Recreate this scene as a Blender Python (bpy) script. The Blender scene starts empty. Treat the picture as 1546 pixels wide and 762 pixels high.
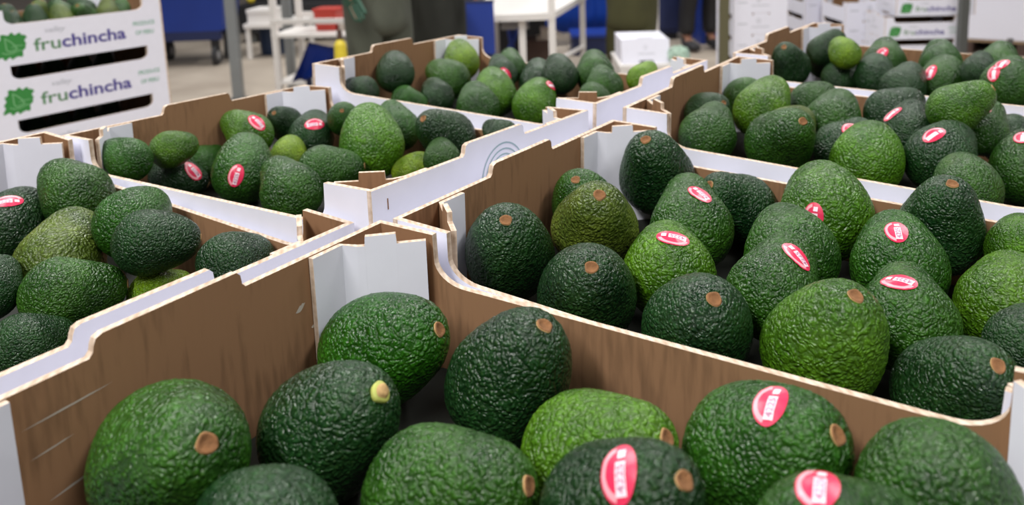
import bpy, bmesh, math, random
from mathutils import Vector, Matrix, Quaternion, noise
from mathutils.bvhtree import BVHTree
random.seed(7)
SC = bpy.context.scene
COL = SC.collection
PI = math.pi

# ------------------------------------------------------------------ camera
cam_data = bpy.data.cameras.new('camera')
cam = bpy.data.objects.new('camera', cam_data)
COL.objects.link(cam)
SC.camera = cam
_pitch, _roll, _yaw = 0.1763139, -0.03167576, -0.58331082
_F = Vector((math.sin(_yaw)*math.cos(_pitch), math.cos(_yaw)*math.cos(_pitch), -math.sin(_pitch)))
_R = _F.cross(Vector((0, 0, 1))).normalized()
_U = _R.cross(_F)
_R2 = _R*math.cos(_roll) + _U*math.sin(_roll)
_U2 = _U*math.cos(_roll) - _R*math.sin(_roll)
_M = Matrix((_R2, _U2, -_F)).transposed().to_4x4()
_M.translation = Vector((0.36842, -0.08031, 1.19358))
cam.matrix_world = _M
cam_data.sensor_width = 36.0
cam_data.lens = 36.0*1263.11/1546.0
cam_data.shift_x = -0.0134
cam_data.shift_y = -0.1851
cam_data.clip_start = 0.02
cam_data.dof.use_dof = True
cam_data.dof.focus_distance = 0.55
cam_data.dof.aperture_fstop = 9.0

# ------------------------------------------------------------------ light
world = bpy.data.worlds.new('world')
SC.world = world
world.use_nodes = True
_bg = world.node_tree.nodes['Background']
_bg.inputs['Color'].default_value = (0.95, 0.95, 1.0, 1)
_bg.inputs['Strength'].default_value = 0.22
SC.view_settings.view_transform = 'Standard'
SC.view_settings.look = 'None'
SC.view_settings.gamma = 1.0
SC.view_settings.exposure = -0.30
HO = Vector((0.36842, -0.08031, 0.0))      # hall axes: turned 33 degrees against the crates
HR = Vector((math.cos(_yaw), -math.sin(_yaw), 0))
HD = Vector((math.sin(_yaw), math.cos(_yaw), 0))


def H(r, d, z=0.0):
    return HO + HR*r + HD*d + Vector((0, 0, z))


def lamp(r, d, z, sx, sy, power, col=(1.0, 0.98, 0.95)):
    l = bpy.data.lights.new('ceiling_lamp', 'AREA')
    l.shape = 'RECTANGLE'
    l.size, l.size_y = sx, sy
    l.energy = power
    l.color = col
    o = bpy.data.objects.new('ceiling_lamp', l)
    COL.objects.link(o)
    o.location = H(r, d, z)
    o.rotation_euler = (0, 0, -_yaw)
    return o


lamp(-1.3, 2.4, 3.3, 0.35, 2.4, 105)
lamp(1.5, 2.4, 3.3, 0.35, 2.4, 85)
lamp(-2.4, 6.4, 3.3, 0.35, 2.4, 110)
lamp(0.6, 6.4, 3.3, 0.35, 2.4, 110)
lamp(3.4, 6.4, 3.3, 0.35, 2.4, 70)
lamp(-1.3, -1.2, 3.3, 0.35, 2.4, 150)
lamp(1.5, -1.2, 3.3, 0.35, 2.4, 70)

# ------------------------------------------------------------------ materials


def mat(name, color=(0.8, 0.8, 0.8), rough=0.6, metal=0.0, spec=0.5, noise_amt=0.0, noise_scale=20.0, bump=0.0):
    m = bpy.data.materials.new(name)
    m.use_nodes = True
    nt = m.node_tree
    b = nt.nodes['Principled BSDF']
    b.inputs['Base Color'].default_value = (*color, 1)
    b.inputs['Roughness'].default_value = rough
    b.inputs['Metallic'].default_value = metal
    b.inputs['Specular IOR Level'].default_value = spec
    if noise_amt or bump:
        tc = nt.nodes.new('ShaderNodeTexCoord')
        n = nt.nodes.new('ShaderNodeTexNoise')
        n.inputs['Scale'].default_value = noise_scale
        n.inputs['Detail'].default_value = 4
        nt.links.new(tc.outputs['Object'], n.inputs['Vector'])
        if noise_amt:
            mx = nt.nodes.new('ShaderNodeMix')
            mx.data_type = 'RGBA'
            mx.inputs['A'].default_value = (*[c*(1-noise_amt) for c in color], 1)
            mx.inputs['B'].default_value = (*[min(1, c*(1+noise_amt)) for c in color], 1)
            nt.links.new(n.outputs['Fac'], mx.inputs['Factor'])
            nt.links.new(mx.outputs['Result'], b.inputs['Base Color'])
        if bump:
            bp = nt.nodes.new('ShaderNodeBump')
            bp.inputs['Strength'].default_value = bump
            bp.inputs['Distance'].default_value = 0.003
            nt.links.new(n.outputs['Fac'], bp.inputs['Height'])
            nt.links.new(bp.outputs['Normal'], b.inputs['Normal'])
    return m


def kraft_material(name, base, stripes):
    """brown board: fibres, faint fluting lines"""
    m = bpy.data.materials.new(name)
    m.use_nodes = True
    nt = m.node_tree
    b = nt.nodes['Principled BSDF']
    b.inputs['Roughness'].default_value = 0.85
    b.inputs['Specular IOR Level'].default_value = 0.2
    tc = nt.nodes.new('ShaderNodeTexCoord')
    mp = nt.nodes.new('ShaderNodeMapping')
    mp.inputs['Scale'].default_value = (1, 1, 0.12)
    nt.links.new(tc.outputs['Object'], mp.inputs['Vector'])
    n = nt.nodes.new('ShaderNodeTexNoise')
    n.inputs['Scale'].default_value = 220
    n.inputs['Detail'].default_value = 5
    nt.links.new(mp.outputs['Vector'], n.inputs['Vector'])
    n2 = nt.nodes.new('ShaderNodeTexNoise')
    n2.inputs['Scale'].default_value = 14
    nt.links.new(tc.outputs['Object'], n2.inputs['Vector'])
    add = nt.nodes.new('ShaderNodeMath')
    add.operation = 'ADD'
    nt.links.new(n.outputs['Fac'], add.inputs[0])
    nt.links.new(n2.outputs['Fac'], add.inputs[1])
    cr = nt.nodes.new('ShaderNodeValToRGB')
    cr.color_ramp.elements[0].position = 0.7
    cr.color_ramp.elements[0].color = (*[c*0.78 for c in base], 1)
    cr.color_ramp.elements[1].position = 1.3
    cr.color_ramp.elements[1].color = (*[c*1.2 for c in base], 1)
    nt.links.new(add.outputs[0], cr.inputs['Fac'])
    nt.links.new(cr.outputs['Color'], b.inputs['Base Color'])
    if stripes:
        sep = nt.nodes.new('ShaderNodeSeparateXYZ')
        nt.links.new(tc.outputs['Object'], sep.inputs[0])
        s = nt.nodes.new('ShaderNodeMath')
        s.operation = 'ADD'
        nt.links.new(sep.outputs['X'], s.inputs[0])
        nt.links.new(sep.outputs['Y'], s.inputs[1])
        k = nt.nodes.new('ShaderNodeMath')
        k.operation = 'MULTIPLY'
        k.inputs[1].default_value = 2*PI/0.0065
        nt.links.new(s.outputs[0], k.inputs[0])
        si = nt.nodes.new('ShaderNodeMath')
        si.operation = 'SINE'
        nt.links.new(k.outputs[0], si.inputs[0])
        bp = nt.nodes.new('ShaderNodeBump')
        bp.inputs['Strength'].default_value = 0.12
        bp.inputs['Distance'].default_value = 0.0006
        nt.links.new(si.outputs[0], bp.inputs['Height'])
        nt.links.new(bp.outputs['Normal'], b.inputs['Normal'])
    return m


def edge_material():
    """cut edge of corrugated board: two pale liners with the wave of the flute between"""
    m = bpy.data.materials.new('corrugated_edge')
    m.use_nodes = True
    nt = m.node_tree
    b = nt.nodes['Principled BSDF']
    b.inputs['Roughness'].default_value = 0.9
    b.inputs['Specular IOR Level'].default_value = 0.1
    tc = nt.nodes.new('ShaderNodeTexCoord')
    sep = nt.nodes.new('ShaderNodeSeparateXYZ')
    nt.links.new(tc.outputs['Object'], sep.inputs[0])
    s = nt.nodes.new('ShaderNodeMath')
    s.operation = 'ADD'
    nt.links.new(sep.outputs['X'], s.inputs[0])
    nt.links.new(sep.outputs['Y'], s.inputs[1])
    k = nt.nodes.new('ShaderNodeMath')
    k.operation = 'MULTIPLY'
    k.inputs[1].default_value = 2*PI/0.0055
    nt.links.new(s.outputs[0], k.inputs[0])
    si = nt.nodes.new('ShaderNodeMath')
    si.operation = 'SINE'
    nt.links.new(k.outputs[0], si.inputs[0])
    n = nt.nodes.new('ShaderNodeTexNoise')
    n.inputs['Scale'].default_value = 160
    nt.links.new(tc.outputs['Object'], n.inputs['Vector'])
    a = nt.nodes.new('ShaderNodeMath')
    a.operation = 'MULTIPLY_ADD'
    a.inputs[1].default_value = 0.10
    nt.links.new(si.outputs[0], a.inputs[0])
    nt.links.new(n.outputs['Fac'], a.inputs[2])
    cr = nt.nodes.new('ShaderNodeValToRGB')
    cr.color_ramp.elements[0].position = 0.15
    cr.color_ramp.elements[0].color = (0.40, 0.28, 0.19, 1)
    cr.color_ramp.elements[1].position = 0.75
    cr.color_ramp.elements[1].color = (0.76, 0.63, 0.52, 1)
    nt.links.new(a.outputs[0], cr.inputs['Fac'])
    nt.links.new(cr.outputs['Color'], b.inputs['Base Color'])
    return m


def avocado_material():
    m = bpy.data.materials.new('avocado_skin')
    m.use_nodes = True
    nt = m.node_tree
    L = nt.links
    b = nt.nodes['Principled BSDF']
    b.inputs['Specular IOR Level'].default_value = 0.38
    tc = nt.nodes.new('ShaderNodeTexCoord')
    oi = nt.nodes.new('ShaderNodeObjectInfo')
    # vector = object coordinates + random offset
    off = nt.nodes.new('ShaderNodeVectorMath')
    off.operation = 'ADD'
    sc = nt.nodes.new('ShaderNodeVectorMath')
    sc.operation = 'SCALE'
    sc.inputs[0].default_value = (7.0, 13.0, 5.0)
    L.new(oi.outputs['Random'], sc.inputs['Scale'])
    L.new(tc.outputs['Object'], off.inputs[0])
    L.new(sc.outputs[0], off.inputs[1])
    big = nt.nodes.new('ShaderNodeTexNoise')
    big.inputs['Scale'].default_value = 2.2
    big.inputs['Detail'].default_value = 3
    L.new(off.outputs[0], big.inputs['Vector'])
    # distort the pebble lattice a little
    dn = nt.nodes.new('ShaderNodeTexNoise')
    dn.inputs['Scale'].default_value = 9.0
    L.new(off.outputs[0], dn.inputs['Vector'])
    dm = nt.nodes.new('ShaderNodeMix')
    dm.data_type = 'VECTOR'
    dm.inputs['Factor'].default_value = 0.10
    L.new(off.outputs[0], dm.inputs['A'])
    L.new(dn.outputs['Color'], dm.inputs['B'])
    vor = nt.nodes.new('ShaderNodeTexVoronoi')
    vor.feature = 'SMOOTH_F1'
    vor.inputs['Scale'].default_value = 31.0
    vor.inputs['Smoothness'].default_value = 0.35
    L.new(dm.outputs['Result'], vor.inputs['Vector'])
    fine = nt.nodes.new('ShaderNodeTexNoise')
    fine.inputs['Scale'].default_value = 44.0
    fine.inputs['Detail'].default_value = 2
    L.new(off.outputs[0], fine.inputs['Vector'])
    # colour: object colour, darker and lighter clouds, pale specks
    dark = nt.nodes.new('ShaderNodeMix')
    dark.data_type = 'RGBA'
    dark.blend_type = 'MULTIPLY'
    dark.inputs['Factor'].default_value = 1.0
    L.new(oi.outputs['Color'], dark.inputs['A'])
    cr = nt.nodes.new('ShaderNodeValToRGB')
    cr.color_ramp.elements[0].position = 0.32
    cr.color_ramp.elements[0].color = (0.50, 0.60, 0.62, 1)
    cr.color_ramp.elements[1].position = 0.68
    cr.color_ramp.elements[1].color = (1.35, 1.22, 0.95, 1)
    L.new(big.outputs['Fac'], cr.inputs['Fac'])
    L.new(cr.outputs['Color'], dark.inputs['B'])
    sp = nt.nodes.new('ShaderNodeMapRange')
    sp.inputs['From Min'].default_value = 0.56
    sp.inputs['From Max'].default_value = 0.74
    sp.inputs['To Max'].default_value = 0.55
    L.new(fine.outputs['Fac'], sp.inputs['Value'])
    spk = nt.nodes.new('ShaderNodeMix')
    spk.data_type = 'RGBA'
    spk.blend_type = 'MIX'
    L.new(sp.outputs['Result'], spk.inputs['Factor'])
    L.new(dark.outputs['Result'], spk.inputs['A'])
    lt = nt.nodes.new('ShaderNodeMix')
    lt.data_type = 'RGBA'
    lt.blend_type = 'ADD'
    lt.inputs['Factor'].default_value = 1.0
    lt.inputs['B'].default_value = (0.035, 0.055, 0.008, 1)
    L.new(dark.outputs['Result'], lt.inputs['A'])
    L.new(lt.outputs['Result'], spk.inputs['B'])
    pt = nt.nodes.new('ShaderNodeMapRange')
    pt.inputs['From Min'].default_value = 0.10
    pt.inputs['From Max'].default_value = 0.62
    pt.inputs['To Min'].default_value = 1.38
    pt.inputs['To Max'].default_value = 0.62
    L.new(vor.outputs['Distance'], pt.inputs['Value'])
    ps = nt.nodes.new('ShaderNodeVectorMath')
    ps.operation = 'SCALE'
    L.new(spk.outputs['Result'], ps.inputs[0])
    L.new(pt.outputs['Result'], ps.inputs['Scale'])
    L.new(ps.outputs[0], b.inputs['Base Color'])
    # relief
    h = nt.nodes.new('ShaderNodeMath')
    h.operation = 'MULTIPLY_ADD'
    h.inputs[1].default_value = -1.0
    L.new(vor.outputs['Distance'], h.inputs[0])
    fm = nt.nodes.new('ShaderNodeMath')
    fm.operation = 'MULTIPLY'
    fm.inputs[1].default_value = 0.22
    L.new(fine.outputs['Fac'], fm.inputs[0])
    L.new(fm.outputs[0], h.inputs[2])
    bp = nt.nodes.new('ShaderNodeBump')
    bp.inputs['Strength'].default_value = 0.75
    bp.inputs['Distance'].default_value = 0.0022
    L.new(h.outputs[0], bp.inputs['Height'])
    L.new(bp.outputs['Normal'], b.inputs['Normal'])
    rr = nt.nodes.new('ShaderNodeMapRange')
    rr.inputs['From Min'].default_value = 0.3
    rr.inputs['From Max'].default_value = 0.7
    rr.inputs['To Min'].default_value = 0.24
    rr.inputs['To Max'].default_value = 0.38
    L.new(big.outputs['Fac'], rr.inputs['Value'])
    L.new(rr.outputs['Result'], b.inputs['Roughness'])
    return m


M = {}
M['white_board'] = mat('white_board', (0.81, 0.81, 0.91), 0.55, noise_amt=0.04, noise_scale=60)
M['kraft'] = kraft_material('kraft_board', (0.255, 0.140, 0.074), True)
M['edge'] = edge_material()
M['skin'] = avocado_material()
M['stem_tan'] = mat('stem_tan', (0.46, 0.29, 0.12), 0.8, noise_amt=0.45, noise_scale=9, bump=0.5)
M['stem_scar'] = mat('stem_scar', (0.23, 0.105, 0.04), 0.9, noise_amt=0.5, noise_scale=14, bump=0.6)
M['stem_green'] = mat('stem_green', (0.42, 0.45, 0.10), 0.6, noise_amt=0.3, noise_scale=9)
M['sticker_red'] = mat('sticker_red', (0.72, 0.025, 0.09), 0.35)
M['sticker_print'] = mat('sticker_print', (0.92, 0.70, 0.78), 0.4)
M['sticker_arc'] = mat('sticker_arc', (0.86, 0.36, 0.42), 0.4)
M['sticker_ink'] = mat('sticker_ink', (0.45, 0.20, 0.32), 0.5)
M['print_green'] = mat('print_green', (0.035, 0.24, 0.045), 0.6)
M['print_pale_green'] = mat('print_pale_green', (0.30, 0.50, 0.41), 0.6)
M['print_leaf'] = mat('print_leaf', (0.10, 0.24, 0.11), 0.6)
M['print_purple'] = mat('print_purple', (0.065, 0.05, 0.27), 0.6)
M['print_grey'] = mat('print_grey', (0.46, 0.48, 0.53), 0.6)
M['print_outline'] = mat('print_outline', (0.27, 0.58, 0.28), 0.6)
M['print_arc'] = mat('print_arc', (0.33, 0.46, 0.50), 0.6)
M['blue_plastic'] = mat('blue_plastic', (0.006, 0.033, 0.25), 0.5, noise_amt=0.2, noise_scale=3)
M['blue_bright'] = mat('blue_bright', (0.012, 0.085, 0.52), 0.5, noise_amt=0.25, noise_scale=3, bump=0.4)
M['navy'] = mat('navy', (0.010, 0.018, 0.075), 0.5)
M['dark_blue_bin'] = mat('dark_blue_bin', (0.012, 0.03, 0.075), 0.5)
M['rubber'] = mat('rubber', (0.025, 0.025, 0.028), 0.7)
M['caster_grey'] = mat('caster_grey', (0.35, 0.35, 0.36), 0.5, metal=0.3)
M['steel'] = mat('steel', (0.30, 0.32, 0.33), 0.4, metal=0.4, noise_amt=0.1, noise_scale=8)
M['dark_steel'] = mat('dark_steel', (0.11, 0.115, 0.11), 0.5, metal=0.3)
M['white_paint'] = mat('white_paint', (0.78, 0.75, 0.72), 0.45, noise_amt=0.05, noise_scale=8)
M['red_plastic'] = mat('red_plastic', (0.48, 0.045, 0.03), 0.45)
M['yellow_plastic'] = mat('yellow_plastic', (0.66, 0.52, 0.04), 0.4)
M['gap_shade'] = mat('gap_shade_black', (0.008, 0.010, 0.006), 0.8)  # shade of the gaps between fruit, painted as a near-black colour
M['black'] = mat('black', (0.012, 0.012, 0.014), 0.6)
M['brown_box'] = mat('brown_box', (0.07, 0.04, 0.03), 0.8, noise_amt=0.3, noise_scale=6)
M['beige'] = mat('beige', (0.52, 0.46, 0.40), 0.7)
M['cloth_grey_green'] = mat('cloth_grey_green', (0.075, 0.082, 0.062), 0.9, noise_amt=0.35, noise_scale=7, bump=0.5)
M['cloth_dark'] = mat('cloth_dark', (0.032, 0.034, 0.028), 0.9, noise_amt=0.35, noise_scale=7, bump=0.5)
M['cloth_olive'] = mat('cloth_olive', (0.060, 0.058, 0.020), 0.9, noise_amt=0.35, noise_scale=7, bump=0.5)
M['glove_green'] = mat('glove_green', (0.02, 0.075, 0.045), 0.6)
M['skin_person'] = mat('person_skin', (0.34, 0.16, 0.10), 0.55)
M['hair'] = mat('hair', (0.015, 0.011, 0.009), 0.6)
M['wood'] = mat('pallet_wood', (0.32, 0.22, 0.13), 0.8, noise_amt=0.3, noise_scale=12)
M['olive_post'] = mat('olive_post', (0.11, 0.10, 0.05), 0.7)
M['bag_green'] = mat('bag_green', (0.36, 0.50, 0.40), 0.35, noise_amt=0.3, noise_scale=12)


def floor_material():
    m = bpy.data.materials.new('concrete_floor')
    m.use_nodes = True
    nt = m.node_tree
    b = nt.nodes['Principled BSDF']
    b.inputs['Roughness'].default_value = 0.6
    tc = nt.nodes.new('ShaderNodeTexCoord')
    n = nt.nodes.new('ShaderNodeTexNoise')
    n.inputs['Scale'].default_value = 1.6
    n.inputs['Detail'].default_value = 8
    nt.links.new(tc.outputs['Object'], n.inputs['Vector'])
    cr = nt.nodes.new('ShaderNodeValToRGB')
    cr.color_ramp.elements[0].position = 0.3
    cr.color_ramp.elements[0].color = (0.30, 0.25, 0.20, 1)
    cr.color_ramp.elements[1].position = 0.7
    cr.color_ramp.elements[1].color = (0.46, 0.40, 0.33, 1)
    nt.links.new(n.outputs['Fac'], cr.inputs['Fac'])
    nt.links.new(cr.outputs['Color'], b.inputs['Base Color'])
    return m


M['floor'] = floor_material()
M['wall'] = mat('hall_wall', (0.30, 0.31, 0.33), 0.8, noise_amt=0.1, noise_scale=1)

# ------------------------------------------------------------------ helpers


def link(name, me, parent=None, mats=()):
    o = bpy.data.objects.new(name, me)
    COL.objects.link(o)
    for m in mats:
        me.materials.append(m)
    if parent:
        o.parent = parent
    return o


def obj(name, bm, mats, parent=None, smooth=False):
    me = bpy.data.meshes.new(name)
    bm.normal_update()
    bm.to_mesh(me)
    bm.free()
    if not isinstance(mats, (list, tuple)):
        mats = [mats]
    if smooth:
        for f in me.polygons:
            f.use_smooth = True
    return link(name, me, parent, mats)


def tag(o, label=None, cat=None, group=None, kind=None):
    if label:
        o['label'] = label
    if cat:
        o['category'] = cat
    if group:
        o['group'] = group
    if kind:
        o['kind'] = kind
    return o


def empty(name, loc, rot=(0, 0, 0)):
    o = bpy.data.objects.new(name, None)
    o.empty_display_size = 0.05
    COL.objects.link(o)
    o.location = loc
    o.rotation_euler = rot
    return o


def kids(o):
    return [c for c in bpy.data.objects if c.parent == o]


def copy_tree(o, parent=None, skip=()):
    c = o.copy()
    COL.objects.link(c)
    if parent:
        c.parent = parent
    for ch in TREE.get(o.name, []):
        if ch.name.split('.')[0] not in skip:
            copy_tree(ch, c, skip)
    return c


TREE = {}


def remember(o):
    TREE[o.name] = [c for c in bpy.data.objects if c.parent == o]
    for c in TREE[o.name]:
        remember(c)


def bm_box(bm, x0, x1, y0, y1, z0, z1, bev=0.0):
    vs = [bm.verts.new((x, y, z)) for x in (x0, x1) for y in (y0, y1) for z in (z0, z1)]
    fs = []
    for q in ((0, 1, 3, 2), (4, 6, 7, 5), (0, 4, 5, 1), (2, 3, 7, 6), (0, 2, 6, 4), (1, 5, 7, 3)):
        fs.append(bm.faces.new([vs[i] for i in q]))
    if bev:
        es = list({e for f in fs for e in f.edges})
        bmesh.ops.bevel(bm, geom=es, offset=bev, segments=2, affect='EDGES', profile=0.6)
    return bm


def bm_tube(bm, a, b, r0, r1=None, n=12):
    a, b = Vector(a), Vector(b)
    r1 = r0 if r1 is None else r1
    q = (b-a).to_track_quat('Z', 'Y')
    ring = []
    for p, r in ((a, r0), (b, r1)):
        ring.append([bm.verts.new(p + q @ Vector((r*math.cos(2*PI*i/n), r*math.sin(2*PI*i/n), 0))) for i in range(n)])
    for i in range(n):
        j = (i+1) % n
        bm.faces.new((ring[0][i], ring[0][j], ring[1][j], ring[1][i]))
    bm.faces.new(ring[0][::-1])
    bm.faces.new(ring[1])
    return bm


def box(name, x0, x1, y0, y1, z0, z1, m, parent=None, bev=0.004):
    return obj(name, bm_box(bmesh.new(), x0, x1, y0, y1, z0, z1, bev), m, parent)


def tube(name, a, b, r, m, parent=None, r1=None, n=12):
    return obj(name, bm_tube(bmesh.new(), a, b, r, r1, n), m, parent, False)


# ------------------------------------------------------------------ setting
bm = bmesh.new()
bm_box(bm, -14, 14, -6, 16, -0.1, 0.0)
fl = obj('floor', bm, M['floor'])
fl.rotation_euler = (0, 0, -_yaw)
tag(fl, kind='structure')
bm = bmesh.new()
bm_box(bm, -14, 14, 15.0, 15.2, 0.0, 4.5)
wb = obj('wall_back', bm, M['wall'])
wb.rotation_euler = (0, 0, -_yaw)
tag(wb, kind='structure')

# ------------------------------------------------------------------ the crate
W, L, HT, T = 0.4062, 0.30, 0.1196, 0.0042


def panel(name, outline, axis, pos, thick, parent, outer_neg):
    """board cut to an outline (u, z), white outside, brown inside, corrugated cut edge"""
    bm = bmesh.new()
    n = len(outline)
    rows = []
    for t in (0.0, thick):
        if axis == 'y':
            rows.append([bm.verts.new((u, pos+t, z)) for u, z in outline])
        else:
            rows.append([bm.verts.new((pos+t, u, z)) for u, z in outline])
    f0 = bm.faces.new(rows[0])
    f1 = bm.faces.new(rows[1])
    f0.material_index = 0 if outer_neg else 1
    f1.material_index = 1 if outer_neg else 0
    for i in range(n):
        j = (i+1) % n
        f = bm.faces.new((rows[0][i], rows[0][j], rows[1][j], rows[1][i]))
        f.material_index = 2
    bmesh.ops.recalc_face_normals(bm, faces=bm.faces[:])
    bmesh.ops.triangulate(bm, faces=[f0, f1], ngon_method='EAR_CLIP')
    return obj(name, bm, [M['white_board'], M['kraft'], M['edge']], parent)


def side_outline():
    pts = [(T, 0), (W-T, 0), (W-T, HT), (W-0.047, HT)]
    pts.append((W-0.0475, HT-0.016))
    for k in range(1, 8):
        a = PI/2*k/8
        pts.append((W-0.0700+0.0225*math.cos(a), HT-0.016-0.015*math.sin(a)))
    pts.append((W-0.0700, HT-0.031))
    pts.append((0.0700, HT-0.031))
    for k in range(7, 0, -1):
        a = PI/2*k/8
        pts.append((0.0700-0.0225*math.cos(a), HT-0.016-0.015*math.sin(a)))
    pts.append((0.0475, HT-0.016))
    pts += [(0.047, HT), (T, HT)]
    return pts


def end_outline():
    e = HT+0.0095
    return [(0, 0), (0.098, 0), (0.098, 0.0105), (0.197, 0.0105), (0.197, 0), (L, 0), (L, HT), (0.1895, HT), (0.1875, HT+0.0022), (0.1868, e-0.0022), (0.1845, e), (0.1100, e), (0.1065, e-0.0014),
            (0.1052, e-0.0045), (0.1046, HT+0.0022), (0.1025, HT), (0, HT)]


def flap(parent, mx, my):
    """folded corner post: glued strip on the end wall, then slanting to the end of the side wall's tab"""
    path = [((0.0046, 0.234), 0.0005), ((0.0046, 0.2585), 0.0005), ((0.0130, 0.2655), 0.0020), ((0.0165, 0.2684), 0.0020), ((0.0168, 0.2687), -0.0040),
            ((0.0310, 0.2806), -0.0045), ((0.0313, 0.2809), 0.0018), ((0.0445, 0.2925), 0.0015)]
    bm = bmesh.new()
    nrm = []
    pts = [Vector(p) for p, _ in path]
    for i in range(len(pts)):
        d = (pts[min(i+1, len(pts)-1)]-pts[max(i-1, 0)]).normalized()
        nrm.append(Vector((d.y, -d.x)))
    th = 0.0036

    def P(v, z):
        x, y = v
        return bm.verts.new((W-x if mx else x, L-y if my else y, z))
    rows = []
    for (p, dz), n_ in zip(path, nrm):
        p = Vector(p)
        rows.append((P(p, 0.004), P(p, HT-dz), P(p+n_*th, 0.004), P(p+n_*th, HT-dz)))
    for a, b in zip(rows[:-1], rows[1:]):
        f = bm.faces.new((a[0], b[0], b[1], a[1]))
        f.material_index = 1
        f = bm.faces.new((a[2], a[3], b[3], b[2]))
        f.material_index = 0
        f = bm.faces.new((a[1], b[1], b[3], a[3]))
        f.material_index = 2
    for r in (rows[0], rows[-1]):
        f = bm.faces.new((r[0], r[1], r[3], r[2]))
        f.material_index = 2
    bmesh.ops.recalc_face_normals(bm, faces=bm.faces[:])
    return obj('corner_flap', bm, [M['white_board'], M['kraft'], M['edge']], parent)


def make_crate():
    root = empty('fruit_crate', (0, 0, 0))
    panel('side_panel', side_outline(), 'y', 0.0, T, root, True)
    panel('side_panel', side_outline(), 'y', L-T, T, root, False)
    panel('end_panel', end_outline(), 'x', 0.0, T, root, True)
    panel('end_panel', end_outline(), 'x', W-T, T, root, False)
    for mx in (0, 1):
        for my in (0, 1):
            flap(root, mx, my)
    box('base_panel', T, W-T, T, L-T, 0.0, 0.004, M['kraft'], root, 0)
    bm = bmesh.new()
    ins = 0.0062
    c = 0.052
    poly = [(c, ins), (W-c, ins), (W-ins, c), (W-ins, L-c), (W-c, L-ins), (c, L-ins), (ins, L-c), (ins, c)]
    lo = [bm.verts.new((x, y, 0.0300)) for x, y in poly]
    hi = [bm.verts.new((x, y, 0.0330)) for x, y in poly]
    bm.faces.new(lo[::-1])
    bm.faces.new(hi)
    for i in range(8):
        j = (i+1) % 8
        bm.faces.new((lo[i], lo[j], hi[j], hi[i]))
    obj('shade_pad', bm, M['gap_shade'], root)  # pad under the fruit, blackened to stand in for shade in the gaps
    remember(root)
    return root


CR = make_crate()
CR_USED = [False]


def crate(label, group=None):
    if not CR_USED[0]:
        CR_USED[0] = True
        c = CR
    else:
        c = copy_tree(CR)
    tag(c, label, 'crate', group)
    return c


def put_rim(c, x, y, z, rz=0.0, rx=0.0, ry=0.0):
    """crate given by its rim corner; rx, ry are small slopes of the rim"""
    z0 = z - 15*rx/100 - W/2*ry
    c.rotation_euler = (rx, -ry, rz)
    m = c.rotation_euler.to_matrix()
    c.location = Vector((x, y, z0)) - m @ Vector((0, 0, HT))
    return c


RIMS = {
    'A': (0.0, 0.0, 1.0, 0.0008, -0.0004, 0.0005, 'nearest crate, cut off by the lower edge of the picture'),
    'B': (-0.00308, 0.31500, 0.99100, -0.03412, 0.00516, -0.02500, 'right middle crate of avocados directly behind the nearest crate'),
    'C': (0.00811, 0.63507, 0.99991, -0.03262, 0.01184, -0.03251, 'third crate in the right row, behind the right middle crate'),
    'D': (0.00536, 0.95600, 1.00894, -0.08300, 0.01013, -0.0046, 'farthest crate in the right row, turned slightly askew'),
    'E': (-0.44405, 0.01438, 0.99656, -0.00658, -0.00537, -0.04023, 'near left crate, cut off by the left picture edge'),
    'F': (-0.43062, 0.32287, 1.00089, -0.01187, -0.02366, 0.02583, 'middle left crate with printed green arcs on its end wall'),
    'G': (-0.42812, 0.63857, 1.00827, -0.00248, -0.01541, -0.02846, 'back left crate standing before the two dark-clothed workers'),
}
CRATES = {}
for k, (x, y, z, rz, rx, ry, lab) in RIMS.items():
    c = crate('white and brown cardboard ' + lab, 'avocado crates in two rows')
    put_rim(c, x, y, z, rz, rx, ry)
    CRATES[k] = c


def ribbon(bm, pts, w, fn):
    """flat strip of width w along 2-D points, mapped by fn"""
    P = [Vector(p) for p in pts]
    prev = None
    for i, p in enumerate(P):
        d = (P[min(i+1, len(P)-1)]-P[max(i-1, 0)]).normalized()
        n = Vector((-d.y, d.x))*w/2
        cur = (bm.verts.new(fn(p+n)), bm.verts.new(fn(p-n)))
        if prev:
            bm.faces.new((prev[0], prev[1], cur[1], cur[0]))
        prev = cur


# green arcs printed on the outer end wall of the middle left crate
endF = [c for c in kids(CRATES['F']) if c.name.startswith('end_panel')]
endF = max(endF, key=lambda o: sum(v.co.x for v in o.data.vertices))
bm = bmesh.new()
for r in (0.0285, 0.0235, 0.0190):
    ribbon(bm, [(0.155+r*1.05*math.cos(a*PI/20), HT-0.0290+r*math.sin(a*PI/20)) for a in range(0, 21)], 0.0013, lambda p: (W+0.0003, p.x, p.y))
obj('printed_arcs', bm, M['print_arc'], endF)
bm = bmesh.new()
bm_box(bm, W-0.0001, W+0.0004, 0.0150, 0.0158, HT-0.017, HT-0.009)
obj('slit', bm, M['stem_scar'], endF)

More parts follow.
